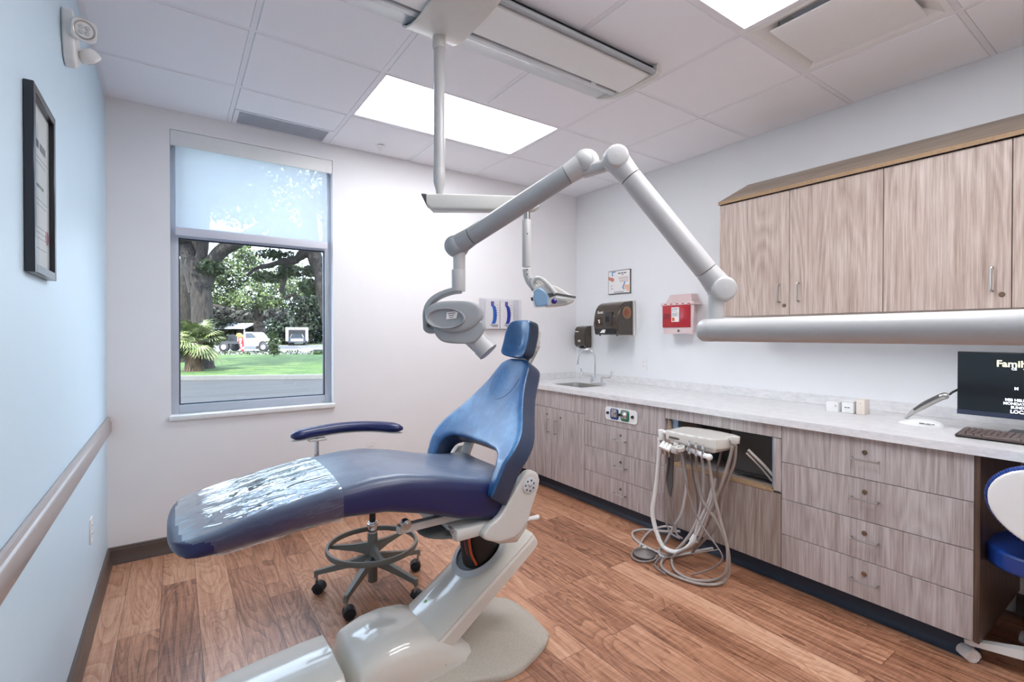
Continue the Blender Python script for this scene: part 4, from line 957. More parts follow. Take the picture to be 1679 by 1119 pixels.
# back shell curved about the sitter, with gathered blue cover showing at the rim
bo = smooth2([(.0, .13), (.12, .12), (.19, .07), (.215, .0), (.19, -.075), (.11, -.14), (.0, -.16), (-.11, -.14), (-.19, -.075), (-.215, 0), (-.19, .07), (-.12, .12)], 3)
def bwarp(u, v, w): return (ox - .265 + .55 * u * u + w * -1.0 - .02 + v * -.06, oy + u * .98, .745 + v)
pillow([(u * 1.055, v * 1.06) for u, v in bo], .05, .007, 6, lambda u, v, w: bwarp(u, v, w - .02), z0=-.03).build('back_cushion', 'blue', t, sm=60)
bs_ = pillow(bo, .03, .006, 4, bwarp, z0=-.005).build('back_shell', 'white', t, sm=60)
b = MB(); N = len(bo)
for k in range(110):
    f = k / 110 * N; i = int(f); g = f - i; u = bo[i % N][0] * (1 - g) + bo[(i + 1) % N][0] * g; v = bo[i % N][1] * (1 - g) + bo[(i + 1) % N][1] * g
    p0 = Vector(bwarp(u * 1.0, v * 1.0, .012)); p1 = Vector(bwarp(u * 1.06, v * 1.06, -.008)); b.tube([p0, (p0 + p1) / 2 + Vector((-.004, 0, 0)), p1], .0026, 5)
b.build('gathered_rim', 'blue', t)
sw = catmull([bwarp(.1, .10, .029), bwarp(.05, .085, .031), bwarp(.02, .02, .032), bwarp(.03, -.09, .031)], 6)
MB().tube([Vector(p) for p in sw], .005, 8).build('shell_rib', 'white', t)
MB().tube(catmull([(ox - .06, oy, .41), (ox - .22, oy, .42), (ox - .272, oy, .50), (ox - .27, oy, .66)], 6), .014, 12).build('back_post', 'steel', t)

# ================================================================ delivery unit with hoses
HOSES = {
    'suction': [(2.42, 1.91, 0.722), (2.42, 1.912, 0.642), (2.42, 1.923, 0.512), (2.42, 1.942, 0.378), (2.42, 1.962, 0.265), (2.42, 1.948, 0.183), (2.42, 1.909, 0.1), (2.42, 1.864, 0.063), (2.42, 1.79, 0.07), (2.42, 1.719, 0.116), (2.42, 1.679, 0.171)],
    'A': [(2.4, 1.85, 0.667), (2.4, 1.835, 0.608), (2.4, 1.85, 0.501), (2.4, 1.862, 0.362), (2.4, 1.849, 0.24), (2.4, 1.811, 0.18), (2.4, 1.751, 0.168)],
    'B': [(2.43, 1.829, 0.657), (2.43, 1.821, 0.607), (2.43, 1.823, 0.513), (2.43, 1.835, 0.364), (2.43, 1.828, 0.261), (2.43, 1.797, 0.178), (2.43, 1.755, 0.159)],
    'C': [(2.45, 1.783, 0.673), (2.45, 1.763, 0.606), (2.45, 1.744, 0.508), (2.45, 1.747, 0.425), (2.45, 1.776, 0.294), (2.45, 1.825, 0.206), (2.45, 1.887, 0.09), (2.45, 1.932, 0.02), (2.407, 1.885, 0.012), (2.45, 1.855, 0.016), (2.45, 1.776, 0.108), (2.45, 1.705, 0.214), (2.45, 1.66, 0.319), (2.45, 1.638, 0.435), (2.45, 1.633, 0.575), (2.45, 1.645, 0.661)],
    'D': [(2.47, 1.732, 0.65), (2.47, 1.724, 0.611), (2.47, 1.715, 0.532), (2.47, 1.691, 0.437), (2.47, 1.685, 0.317), (2.47, 1.702, 0.211), (2.47, 1.713, 0.166)],
    'E': [(2.43, 1.665, 0.66), (2.43, 1.653, 0.544), (2.43, 1.625, 0.423), (2.43, 1.539, 0.332), (2.43, 1.477, 0.22), (2.43, 1.462, 0.114), (2.43, 1.477, 0.042), (2.379, 1.505, 0.012), (2.303, 1.57, 0.012), (2.274, 1.681, 0.012), (2.284, 1.77, 0.012), (2.341, 1.833, 0.012), (2.43, 1.859, 0.02), (2.43, 1.773, 0.073), (2.43, 1.691, 0.134), (2.43, 1.635, 0.213), (2.43, 1.581, 0.358), (2.43, 1.519, 0.51), (2.43, 1.467, 0.673), (2.43, 1.444, 0.766)],
    'F': [(2.4, 1.571, 0.684), (2.4, 1.552, 0.583), (2.4, 1.531, 0.474), (2.4, 1.495, 0.353), (2.4, 1.461, 0.252), (2.4, 1.453, 0.163), (2.4, 1.47, 0.077), (2.4, 1.54, 0.013), (2.315, 1.61, 0.012), (2.324, 1.718, 0.012), (2.4, 1.805, 0.017), (2.4, 1.775, 0.068), (2.4, 1.693, 0.135), (2.4, 1.637, 0.19)],
    'G': [(2.6, 1.897, 0.115), (2.6, 2.016, 0.075), (2.6, 2.173, 0.034), (2.562, 2.23, 0.012), (2.504, 2.195, 0.012), (2.452, 2.105, 0.012), (2.435, 1.993, 0.012), (2.438, 1.903, 0.012), (2.476, 1.843, 0.012), (2.573, 1.815, 0.012), (2.6, 1.749, 0.049), (2.6, 1.669, 0.091)],
    'Hh': [(2.395, 2.045, 0.012), (2.553, 2.133, 0.012), (2.6, 2.1, 0.059), (2.6, 2.003, 0.111), (2.6, 1.923, 0.123)],
    'ring': [(2.391, 2.039, 0.012), (2.332, 2.035, 0.012), (2.268, 1.993, 0.012), (2.245, 1.94, 0.012), (2.27, 1.896, 0.012), (2.33, 1.881, 0.012), (2.397, 1.903, 0.012)],
    'I': [(2.37, 1.731, 0.665), (2.37, 1.713, 0.599), (2.37, 1.673, 0.46), (2.37, 1.628, 0.356), (2.37, 1.563, 0.281), (2.37, 1.495, 0.22), (2.37, 1.465, 0.18), (2.37, 1.48, 0.142), (2.37, 1.541, 0.08), (2.362, 1.643, 0.012)],
    'J': [(2.5, 1.469, 0.747), (2.5, 1.479, 0.65), (2.5, 1.516, 0.546), (2.5, 1.55, 0.43), (2.5, 1.562, 0.339), (2.5, 1.605, 0.236), (2.5, 1.66, 0.168), (2.5, 1.716, 0.097)],
    'K': [(2.48, 1.477, 0.744), (2.48, 1.499, 0.639), (2.48, 1.54, 0.514), (2.48, 1.582, 0.396), (2.48, 1.625, 0.284), (2.48, 1.68, 0.165), (2.48, 1.726, 0.067)],
    'L': [(2.52, 1.568, 0.692), (2.52, 1.589, 0.603), (2.52, 1.599, 0.541)],
    'thin': [(2.36, 1.484, 0.212), (2.356, 1.877, 0.012)],
    'loop2': [(2.48, 1.846, 0.012), (2.409, 1.881, 0.012), (2.303, 1.847, 0.012), (2.268, 1.807, 0.012), (2.25, 1.733, 0.012)],
}
t = thing('delivery_unit', 'ivory instrument head with hanging grey hoses in front of the open cabinet bay', 'dental unit', (2.46, 1.66, .70))
b = MB(); o = [(2.37, 1.505), (2.55, 1.495), (2.585, 1.53), (2.60, 1.68), (2.57, 1.80), (2.54, 1.83), (2.40, 1.826), (2.368, 1.80)]
b = pillow(smooth2(o, 2), .055, .005, 3, lambda u, v, w: (u, v, w), z0=.735); b.build('control_head', 'ivory', t, sm=50)
b = MB().loft([[(2.465 + (x - 2.465) * k, 1.66 + (y - 1.66) * k, z) for x, y in o] for k, z in ((.80, .708), (.96, .722), (.97, .742))]); b.build('head_base', 'ivory_m', t, sm=40)
MB().box(2.362, 2.372, 1.72, 1.80, .748, .760, .002).build('name_badge', 'dkgrey', t)
MB().box(2.58, 2.70, 1.62, 1.72, .72, .75, .006).build('support_arm', 'steel', t)
MB().cyl((2.385, 1.69, .703), (2.352, 1.535, .694), .0145, seg=20, bev=.004).build('holder_bar', 'white', t)
MB().ball((2.352, 1.533, .694), .0185, 18, 12).build('bar_end', 'white', t)
for y, z in ((1.655, .695), (1.612, .692), (1.570, .690)):
    h = MB().lathe([(.001, -.01), (.0085, -.01), (.0085, .018), (.0065, .024), (.0085, .030), (.0085, .044), (.005, .052), (.0045, .066), (.001, .067)], (2.352, y, z), (0, 0, 1), 16).build('coupling', 'chrome', t)
for y, z, x in ((1.85, .695, 2.37), (1.822, .692, 2.365), (1.795, .69, 2.36)):
    h = MB().cyl((x - .018, y, z - .014), (x + .018, y, z + .018), .0135, .011, 18, bev=.003).build('valve_knob', 'white', t)
    MB().cyl((x - .003, y + .0, z - .012), (x + .002, y, z - .05), .008, .007, 14).build('hose_stub', 'steel', h)
b = MB().box(2.345, 2.385, 1.73, 1.775, .668, .712, .008, 3).cyl((2.36, 1.752, .71), (2.368, 1.75, .73), .014, seg=18, bev=.003); b.build('syringe_holder', 'ivory_m', t)
b = MB().lathe([(.016, -.008), (.026, -.008), (.026, .010), (.016, .010), (.016, -.008)], (2.35, 1.712, .706), (-.35, 0, 1), 24).box(2.35, 2.40, 1.695, 1.73, .70, .712, .003); b.build('cup_ring', 'ivory_m', t)
MB().cyl((2.42, 1.896, .712), (2.42, 1.898, .775), .016, .018, 20, bev=.004).cyl((2.42, 1.9, .762), (2.43, 1.855, .762), .012, seg=16, bev=.003).build('suction_elbow', 'white', t)
MB().cyl((2.44, 1.437, .775), (2.44, 1.437, .812), .021, .024, 22, bev=.003).build('hose_manifold', 'ivory_m', t)
MB().box(2.46, 2.45, 1.437, 1.50, .78, .80, .002).build('manifold_bracket', 'ivory_m', t)
rad = {'suction': .0135, 'A': .0052, 'B': .0055, 'C': .0085, 'D': .0055, 'E': .0085, 'F': .0085, 'G': .0078, 'Hh': .0072, 'ring': .006, 'I': .0042, 'J': .0085, 'K': .0085, 'L': .006, 'thin': .0026, 'loop2': .005}
hm = mat('grey_beige_hose', (164, 152, 144), .45, coat=.1, var=.06); hm2 = mat('grey_silicone_hose', (140, 132, 130), .4, coat=.15, var=.06); hl = mat('light_grey_hose', (196, 192, 190), .4, var=.03)
clear = lambda p, r: Vector((p.x, p.y, max(p.z, r + .0006)))
for k, pts in HOSES.items():
    r = rad[k]; P = [clear(p, r) for p in catmull(pts, 8)]
    if k == 'suction':
        P = catmull(pts, 26); Q = []; acc = 0
        P = [clear(p, r) for p in P]
        MB().tube(P, [r * (1 + .07 * sin(i * 2.1)) for i in range(len(P))], 14).build('suction_hose', 'white', t)
        e = P[-1]; e2 = Vector((2.42, 1.664, .215))
        MB().tube([e, e + (e2 - e) * .1, e2], [.014, .021, .0125], 18).build('hose_connector', 'white', t)
        MB().tube(catmull([e2, (2.43, 1.645, .29), (2.44, 1.60, .40), (2.46, 1.575, .52)], 6), .009, 10).tube(catmull([e2 + Vector((0, -.012, 0)), (2.43, 1.625, .29), (2.44, 1.585, .40), (2.47, 1.57, .55)], 6), .007, 10).build('twin_tube', hl, t)
    else:
        MB().tube(P, r, 10).build('hose', {'C': hl, 'G': hl, 'Hh': hl, 'E': hm, 'J': hm, 'F': hm}.get(k, hm2), t)
MB().loft([[(2.41 + .004 * s, 1.82 + y, z) for y, z in ((-.016, .66), (.03, .655), (.034, .50), (.012, .40), (.0, .39), (-.012, .46))] for s in (-1, 1)]).build('drape_flap', 'dkgrey', t)
# foot control disc
t = thing('foot_control', 'round steel foot control disc on the floor among the hoses', 'foot pedal', (2.346, 1.96, 0))
MB().lathe([(.001, .002), (.060, .002), (.064, .006), (.064, .014), (.001, .014)], (2.346, 1.96, 0), seg=40).build('base', 'dkgrey', t)
MB().lathe([(.001, .014), (.066, .0142), (.068, .018), (.066, .0225), (.045, .029), (.014, .040), (.001, .042)], (2.346, 1.96, 0), seg=48).build('disc', 'steel', t)
MB().box(2.40, 2.425, 2.005, 2.03, .002, .022, .004).build('connector', 'ivory_m', t)

# ================================================================ things on the walls
def plateY(cx, cz, w, h, r, y, th): return MB().poly([(a, y, c) for a, c in rrect(cx, cz, w, h, r, 3)], (0, -th, 0))
def outlet(kind, c, nm, lb):
    t = thing(nm, lb, 'outlet', c)
    ax_, tx = {'back': (Vector((0, -1, 0)), Vector((1, 0, 0))), 'right': (Vector((-1, 0, 0)), Vector((0, 1, 0))), 'left': (Vector((1, 0, 0)), Vector((0, 1, 0)))}[kind]
    c = Vector(c)
    def pl(w, h, r, d0, d1, oz=0, ot=0): return MB().poly([c + tx * (a + ot) + Zv * (q + oz) + ax_ * d0 for a, q in rrect(0, 0, w, h, r, 4)], ax_ * (d1 - d0))
    p = pl(.070, .115, .005, .0005, .0055).build('cover_plate', 'white', t)
    for s in (1, -1):
        f = pl(.034, .028, .010, .0055, .0075, s * .0195).build('socket', 'white', p)
        m = MB()
        for q in (-.0065, .0065): m.poly([c + tx * (a + q) + Zv * (z + s * .0195 + .002) + ax_ * .0075 for a, z in rrect(0, 0, .0022, .008, .0008, 1)], ax_ * .0004)
        m.build('slots', 'ink', f, sm=0)
outlet('back', (1.24, YB, .47), 'wall_outlet', 'white wall outlet on the back wall, partly hidden behind the patient chair')
outlet('right', (XR, 2.81, 1.09), 'wall_outlet', 'white wall outlet above the worktop, right of the faucet')
outlet('left', (XL, 2.975, .44), 'wall_outlet', 'white wall outlet low on the pale blue wall under the rail')
# framed certificate on the blue wall
t = thing('framed_certificate', 'black framed certificate hanging on the pale blue wall', 'picture frame', (XL, 1.93, 1.78))
fy0, fy1, fz0, fz1 = 1.788, 2.078, 1.522, 2.030
FM = mat('dark_blue_black_frame', (14, 16, 30), .3, coat=.4, var=.03)
f = MB(); w = .024; d = .022
f.box(XL + .001, XL + d, fy0, fy0 + w, fz0, fz1, .0015, 1).box(XL + .001, XL + d, fy1 - w, fy1, fz0, fz1, .0015, 1).box(XL + .001, XL + d, fy0 + w, fy1 - w, fz0, fz0 + w, .0015, 1).box(XL + .001, XL + d, fy0 + w, fy1 - w, fz1 - w, fz1, .0015, 1)
f.build('frame', FM, t)
pr = MB().box(XL + .006, XL + .009, fy0 + w, fy1 - w, fz0 + w, fz1 - w).build('certificate', 'paper', t, sm=0)
MB().box(XL + .0125, XL + .0135, fy0 + w, fy1 - w, fz0 + w, fz1 - w).build('glazing', 'glass', t, sm=0)
words('printed_heading', (.055, .075), .022, (XL + .0092, 1.862, 1.885), (0, 1, 0), (0, 0, 1), 'ink', pr)
words('printed_heading', (.05, .03), .009, (XL + .0092, 1.89, 1.775), (0, 1, 0), (0, 0, 1), 'ink', pr)
for k, z in enumerate((1.86, 1.845, 1.74, 1.725, 1.66, 1.645, 1.63, 1.60)):
    MB().box(XL + .009, XL + .0093, fy0 + .05 + .02 * (k % 3), fy1 - .05 - .015 * (k % 2), z, z + .002).build('print_line', 'dkgrey', pr, sm=0)
MB().lathe([(.001, 0), (.022, 0), (.022, .0005), (.001, .0005)], (XL + .009, 2.02, 1.645), (1, 0, 0), 24).build('seal', mat('red_seal', (168, 48, 50), .5, var=0), pr)
MB().loft([[(XL + .0093 + s * .0003, y, z) for y, z in ((1.83, 1.98), (1.87, 1.98), (1.87, 1.94), (1.85, 1.93), (1.83, 1.94))] for s in (0, 1)]).build('crest', 'dkgrey', pr, sm=0)
# emergency light, high on the blue wall
t = thing('emergency_light', 'white twin-head emergency light high on the pale blue wall', 'emergency light', (XL, 2.42, 2.46))
b = MB(); b.poly([(XL + .0005, y, z) for y, z in ((2.325, 2.518), (2.345, 2.515), (2.50, 2.462), (2.51, 2.44), (2.50, 2.39), (2.44, 2.355), (2.40, 2.335), (2.36, 2.35), (2.325, 2.42))], (.034, 0, 0))
bmesh.ops.recalc_face_normals(b.bm, faces=b.bm.faces)
hs_ = remesh(b, .005, 2).build('housing', 'white', t, sm=50)
def lamp_head(c, dirv, sc=1.0):
    c = Vector(c); dv = Vector(dirv).normalized(); a, b_ = frame_of(dv)
    sq = lambda k, h: [c + dv * h * sc + a * x * k * sc + b_ * z * k * sc for x, z in rrect(0, 0, .078, .078, .022, 4)]
    o = MB().loft([sq(.55, -.055), sq(.85, -.04), sq(1.0, -.012), sq(1.0, 0.0), sq(.92, .004)]).build('lamp_head', 'white', t, sm=40)
    MB().lathe([(.033 * sc, .0035), (.033 * sc, .0055), (.028 * sc, .0045), (.022 * sc, -.0), (.001, -.002)], c, dv, 28).build('reflector', 'steel', o)
    for x, z in ((.009, .009), (-.009, .009), (.009, -.009), (-.009, -.009)):
        MB().lathe([(.001, .0), (.0085, .0), (.0075, .007), (.003, .009), (.001, .009)], c + a * x + b_ * z, dv, 12).build('led', 'lensglass', o)
M['lensglass'] = mat('lamp_lens_glass', (210, 214, 216), .1, coat=.6, var=0)
lamp_head((XL + .064, 2.318, 2.447), (.3, -.9, -.22), .95); lamp_head((XL + .072, 2.455, 2.402), (.5, .55, -.66), .72)
MB().cyl((XL + .02, 2.38, 2.44), (XL + .05, 2.36, 2.445), .012, seg=14).build('swivel', 'white', t)
# hygiene notice
t = thing('hand_washing_notice', 'small framed notice with hand washing drawings above the paper towel dispenser', 'sign', (XR, 3.085, 1.83))
py0, py1, pz0, pz1 = 2.955, 3.222, 1.72, 1.935
pn = MB().box(XR - .012, XR - .0005, py0, py1, pz0, pz1, .001, 1).build('backing', 'dkgrey', t, sm=0)
pp = MB().box(XR - .0135, XR - .012, py0 + .006, py1 - .006, pz0 + .006, pz1 - .006).build('sheet', 'paper', t, sm=0)
X = XR - .0137
def patch(pts, m, nm='drawing', th=.0004): return MB().poly([(X, y, z) for y, z in pts], (-th, 0, 0)).build(nm, m, pp, sm=0)
sk = mat('printed_pink', (206, 130, 112), .7, var=0); bl = mat('printed_blue', (96, 150, 196), .7, var=0); sk2 = mat('printed_tan', (232, 190, 160), .7, var=0)
patch([(3.215, 1.885), (3.19, 1.875), (3.165, 1.872), (3.145, 1.855), (3.15, 1.838), (3.175, 1.835), (3.20, 1.85), (3.215, 1.855)], sk)
patch([(3.18, 1.925), (3.13, 1.927), (3.13, 1.918), (3.165, 1.916), (3.16, 1.885), (3.172, 1.885)], bl)
patch([(3.02, 1.83), (3.05, 1.775), (3.03, 1.755), (3.02, 1.76), (3.035, 1.777), (3.01, 1.82)], bl)
patch([(3.03, 1.80), (2.985, 1.795), (2.965, 1.80), (2.965, 1.735), (2.99, 1.74), (3.02, 1.77)], sk2)
words('lettering', (.03, .028, .03), .008, (X, 3.10, 1.902), (0, -1, 0), (0, 0, 1), 'ink', pp); words('lettering', (.012, .012), .006, (X, 3.06, 1.888), (0, -1, 0), (0, 0, 1), 'ink', pp)
for k, z in enumerate((1.872, 1.861, 1.85, 1.838, 1.827)): patch([(3.10 - .006 * k, z), (2.975, z), (2.975, z - .003), (3.10 - .006 * k, z - .003)], 'dkgrey' if k % 2 else sk, 'print_line')
for k, z in enumerate((1.742, 1.733)): patch([(3.15, z), (3.03, z), (3.03, z - .003), (3.15, z - .003)], 'dkgrey', 'print_line')
for k, (y, z) in enumerate(((3.19, 1.80), (3.185, 1.775))): patch([(y, z), (y - .02, z), (y - .02, z - .008), (y, z - .008)], 'armgrey2', 'print_line')
# paper towel dispenser
t = thing('paper_towel_dispenser', 'smoky brown paper towel dispenser on the right wall above the sink', 'towel dispenser', (XR, 3.05, 1.5))
SM = mat('smoked_brown_plastic', (58, 45, 32), .16, coat=.5, var=.05)
dy0, dy1 = 2.905, 3.20
prof = [(XR - .03, 1.345), (XR - .20, 1.345), (XR - .215, 1.36), (XR - .222, 1.44), (XR - .218, 1.52), (XR - .20, 1.575), (XR - .17, 1.61), (XR - .13, 1.632), (XR - .03, 1.645)]
MB().box(XR - .03, XR - .0005, dy0 - .008, dy1 + .004, 1.335, 1.652, .01, 3).build('back_plate', 'ivory_m', t)
b = MB().poly([(x, dy0, z) for x, z in prof], (0, dy1 - dy0, 0)); bmesh.ops.bevel(b.bm, geom=[e for e in b.bm.edges if abs(e.verts[0].co.y - e.verts[1].co.y) < 1e-4], offset=.008, segments=3, affect='EDGES')
cv = b.build('cover', SM, t, sm=50)
b = MB().lathe([(.001, 0), (.056, 0), (.056, .003), (.001, .003)], (XR - .115, dy0 - .001, 1.54), (0, -1, 0), 36).build('roll_window', mat('amber_window', (132, 98, 66), .15, coat=.6, var=.03), cv)
MB().lathe([(.001, 0), (.032, 0), (.032, .002), (.001, .002)], (XR - .115, dy0 - .0042, 1.54), (0, -1, 0), 30).build('roll_core', mat('orange_brown_core', (150, 76, 44), .4, var=.1), cv)
MB().box(XR - .226, XR - .218, 2.975, 3.08, 1.42, 1.55, .003).build('front_window', mat('dark_window', (22, 17, 14), .08, coat=.6, var=0), cv)
MB().box(XR - .222, XR - .19, 2.935, 3.185, 1.352, 1.40, .003).build('slot', 'black', cv)
MB().loft([[(XR - .224 - s * .001, y, z) for y, z in ((3.12, 1.362), (3.06, 1.362), (3.05, 1.392), (3.09, 1.39))] for s in (0, 1)]).build('paper_tongue', 'paper', cv, sm=0)
for y in (2.945, 3.15): MB().cyl((XR - .19, y, 1.347), (XR - .19, y, 1.335), .007, seg=12).build('foot', 'black', cv)
text('lettering', 'Scott', .034, (XR - .2205, 3.155, 1.535), (0, -1, 0), (.15, 0, 1), 'paper', cv, 'LEFT', .0008, .0006)
MB().poly([(XR - .2225, y, z) for y, z in ((3.143, 1.478), (3.128, 1.482), (3.122, 1.472), (3.130, 1.466), (3.118, 1.458), (3.124, 1.448), (3.138, 1.452), (3.132, 1.462), (3.142, 1.468))], (-.001, 0, 0)).build('logo', 'paper', cv, sm=0)
# soap dispenser
t = thing('soap_dispenser', 'small dark brown soap dispenser in the corner above the sink', 'soap dispenser', (XR, 3.52, 1.32))
pr_ = [(XR - .012, 1.222), (XR - .075, 1.222), (XR - .10, 1.25), (XR - .106, 1.33), (XR - .095, 1.40), (XR - .07, 1.425), (XR - .012, 1.432)]
MB().box(XR - .012, XR - .0005, 3.435, 3.600, 1.215, 1.437, .004).build('back_plate', 'ivory_m', t)
b = MB().poly([(x, 3.44, z) for x, z in pr_], (0, .155, 0)); bmesh.ops.bevel(b.bm, geom=[e for e in b.bm.edges if abs(e.verts[0].co.y - e.verts[1].co.y) < 1e-4], offset=.007, segments=3, affect='EDGES'); cv = b.build('cover', SM, t, sm=50)
text('lettering', 'Scott', .022, (XR - .1045, 3.575, 1.37), (0, -1, 0), (0, 0, 1), 'paper', cv, 'LEFT', .0006, .0004)
MB().ball((XR - .104, 3.52, 1.285), (.006, .022, .013), 16, 8).build('viewing_window', 'steel', cv)
MB().box(XR - .09, XR - .03, 3.49, 3.54, 1.212, 1.224, .004).build('push_bar', 'black', cv)
# sharps container
t = thing('sharps_container', 'red sharps container with clear lid in a wall bracket beside the wall cabinets', 'sharps container', (XR, 2.38, 1.48))
red = mat('translucent_red_plastic', (176, 26, 38), .22, coat=.3, var=.03); pinkc = mat('clear_pinkish_plastic', (240, 214, 212), .15, coat=.4, trans=.2, var=.01)
b = MB().loft([[(x, y, z) for x, y in ((XR - .001, 2.285 + i), (XR - .115, 2.235 + i), (XR - .12, 2.25 + i), (XR - .12, 2.515 - i), (XR - .115, 2.53 - i), (XR - .001, 2.53 - i))] for z, i in ((1.355, .018), (1.395, .012), (1.575, 0), (1.60, 0))]); b.build('bracket', pinkc, t, sm=30, label='clear plastic wall bracket')
rb = MB().box(XR - .126, XR - .12, 2.262, 2.518, 1.405, 1.578, .002).build('red_front', red, t)
MB().box(XR - .13, XR - .02, 2.228, 2.535, 1.578, 1.60, .005, 2).build('lid', pinkc, t)
for k in range(5): MB().box(XR - .1315, XR - .128, 2.262 + k * .053, 2.285 + k * .053, 1.585, 1.592, .001).build('lid_tab', red, t)
b = MB().loft([[(XR - .11, 2.26, 1.60), (XR - .11, 2.50, 1.60), (XR - .01, 2.50, 1.60), (XR - .01, 2.26, 1.60)], [(XR - .09, 2.28, 1.665), (XR - .09, 2.47, 1.665), (XR - .01, 2.47, 1.665), (XR - .01, 2.28, 1.665)]]); b.build('drop_lid', pinkc, t, sm=20)
lb = MB().box(XR - .1275, XR - .126, 2.362, 2.432, 1.448, 1.562, .0003, 1).build('label', 'paper', t, sm=0)
MB().box(XR - .1283, XR - .1275, 2.402, 2.426, 1.455, 1.482).build('warning_square', mat('orange_print', (206, 96, 24), .6, var=0), lb, sm=0)
for k, z in enumerate((1.55, 1.543, 1.53, 1.515, 1.508, 1.50, 1.493)): MB().box(XR - .1282, XR - .1275, 2.37 + .004 * (k % 3), 2.425, z, z + .0028).build('print_line', 'dkgrey', lb, sm=0)
for k, z in enumerate((1.503, 1.49, 1.477)): words('lettering', ((.018, .008, .03), (.012, .01, .028), (.02, .012, .022))[k], .0055, (XR - .1262, 2.506, z), (0, -1, 0), (0, 0, 1), 'ink', rb)
MB().lathe([(.008, 0), (.011, 0), (.011, .002), (.008, .002), (.008, 0)], (XR - .121, 2.37, 1.378), (-1, 0, 0), 20).build('latch', 'steel', t)
# clear wall holder with two blue barrier sleeves
t = thing('barrier_holder', 'clear wall pocket on the back wall behind the x-ray head', 'wall holder', (2.39, YB, 1.52))
pc = glass('clear_acrylic', (.97, .97, .98), .8)
MB().box(2.20, 2.66, YB - .003, YB - .0005, 1.395, 1.672).box(2.20, 2.60, YB - .045, YB - .042, 1.395, 1.66).box(2.20, 2.60, YB - .042, YB - .003, 1.395, 1.398).box(2.20, 2.203, YB - .042, YB - .003, 1.398, 1.66).box(2.597, 2.60, YB - .042, YB - .003, 1.398, 1.66).build('pocket', pc, t, sm=0)
for k, (cx, col, lb_) in enumerate(((2.325, (28, 100, 196), 'pack showing a bright blue curved item, left one in the clear wall pocket'), (2.475, (24, 52, 160), 'pack showing a darker blue curved item, right one in the clear wall pocket'))):
    bx = thing('retail_pack', lb_, 'package', (cx, YB - .022, 1.4), group='packs in the clear wall pocket')
    cd_ = MB().box(cx - .070, cx + .070, YB - .036, YB - .008, 1.399, 1.652, .002).build('box', 'paper', bx, sm=0)
    ar = [(cx + .012 - .05 * 0 + .022 * cos(a) * 1.3 - .02, 1.525 + .083 * sin(a)) for a in [radians(-80 + 160 * j / 12) for j in range(13)]]
    bm_ = mat('printed_sleeve_blue', col, .35, var=.15, vs_=60)
    MB().loft([[(x + dx, YB - .0372 + q, z) for dx, q in ((-.019, 0), (.019, 0), (.019, -.0005), (-.019, -.0005))] for x, z in ar]).build('printed_picture', bm_, cd_, sm=0)
    MB().box(cx - .022, cx + .010, YB - .0366, YB - .036, 1.60, 1.643).build('printed_block', mat('printed_purple', (116, 84, 168), .5, var=.2, vs_=200), cd_, sm=0)
    for j, z in enumerate((1.432, 1.424, 1.416)): MB().box(cx - .03 + .01 * j, cx + .052, YB - .0366, YB - .036, z, z + .004).build('print_line', 'ink', cd_, sm=0)
    for j in range(5): MB().box(cx + .035, cx + .06, YB - .0366, YB - .036, 1.52 + .022 * j, 1.524 + .022 * j).build('print_line', 'armgrey2', cd_, sm=0)

# ================================================================ things on the worktop
ZT = .9102
t = thing('scanner_dock', 'white intraoral scanner dock with a silver handpiece, next to the monitor', 'scanner', (3.0, .80, ZT))
b = MB(); st = []
for s, (hw_, hh) in zip([0, .03, .08, .13, .16, .175], [(.012, .006), (.030, .022), (.042, .032), (.04, .034), (.03, .026), (.014, .012)]):
    st.append([(2.985 + .0 * s + x, .893 - s * 1.0, ZT + z) for x, z in [(hw_ * cos(a), max(0, hh * sin(a))) for a in [radians(-4 + 188 * k / 14) for k in range(15)]]])
b.loft(st).build('dock', 'white', t, sm=60)
words('lettering', (.022, .018, .012), .004, (2.9425, .80, ZT + .014), (0, -1, 0), (.55, 0, .8), 'dkgrey', t, .0012)
hp_ = [Vector((2.985, .868, ZT + .022)), Vector((2.985, .83, ZT + .066)), Vector((2.985, .785, ZT + .105)), Vector((2.985, .735, ZT + .142)), Vector((2.985, .705, ZT + .158))]
MB().tube(catmull(hp_, 6), [.005 + .011 * min(1, k / 10) for k in range(21)] + [.016, .016, .014, .011], 18).build('handpiece', 'steel', t)
MB().tube([hp_[1] + Vector((-.012, 0, .008)), hp_[2] + Vector((-.014, 0, .009)), hp_[3] + Vector((-.014, 0, .009))], [.005, .006, .005], 10).build('grip', 'dkgrey', t)
MB().tube(catmull([(2.985, .70, ZT + .16), (3.0, .686, ZT + .176), (3.032, .66, ZT + .188), (3.05, .60, ZT + .16), (3.05, .50, ZT + .13)], 6), .0048, 10).build('cable', 'black', t)
# monitor
t = thing('monitor', 'black computer monitor with a message on screen at the right edge', 'monitor', (3.06, .45, ZT))
mz0, mz1, my1, my0, mxx = .984, 1.274, .676, .14, 3.0
MB().box(mxx, mxx + .022, my0, my1, mz0, mz1, .003, 2).build('housing', 'black', t)
scr = mat('black_screen', (6, 12, 18), .12, coat=.4, var=0, emit=(4, 8, 12), es=.4)
sc_ = MB().box(mxx - .0012, mxx, my0 + .006, my1 - .004, mz0 + .024, mz1 - .005).build('screen', scr, t, sm=0)
MB().box(mxx - .0016, mxx, my0, my1, mz0, mz0 + .022, .0005, 1).build('chin', mat('dark_blue_grey_plastic', (52, 60, 82), .35, var=0), t, sm=0)
gold = mat('screen_cream_letters', (236, 232, 190), .5, var=0, emit=(226, 222, 170), es=.9); wh = mat('screen_white_letters', (230, 232, 240), .5, var=0, emit=(220, 224, 240), es=.9)
xx = mxx - .0016
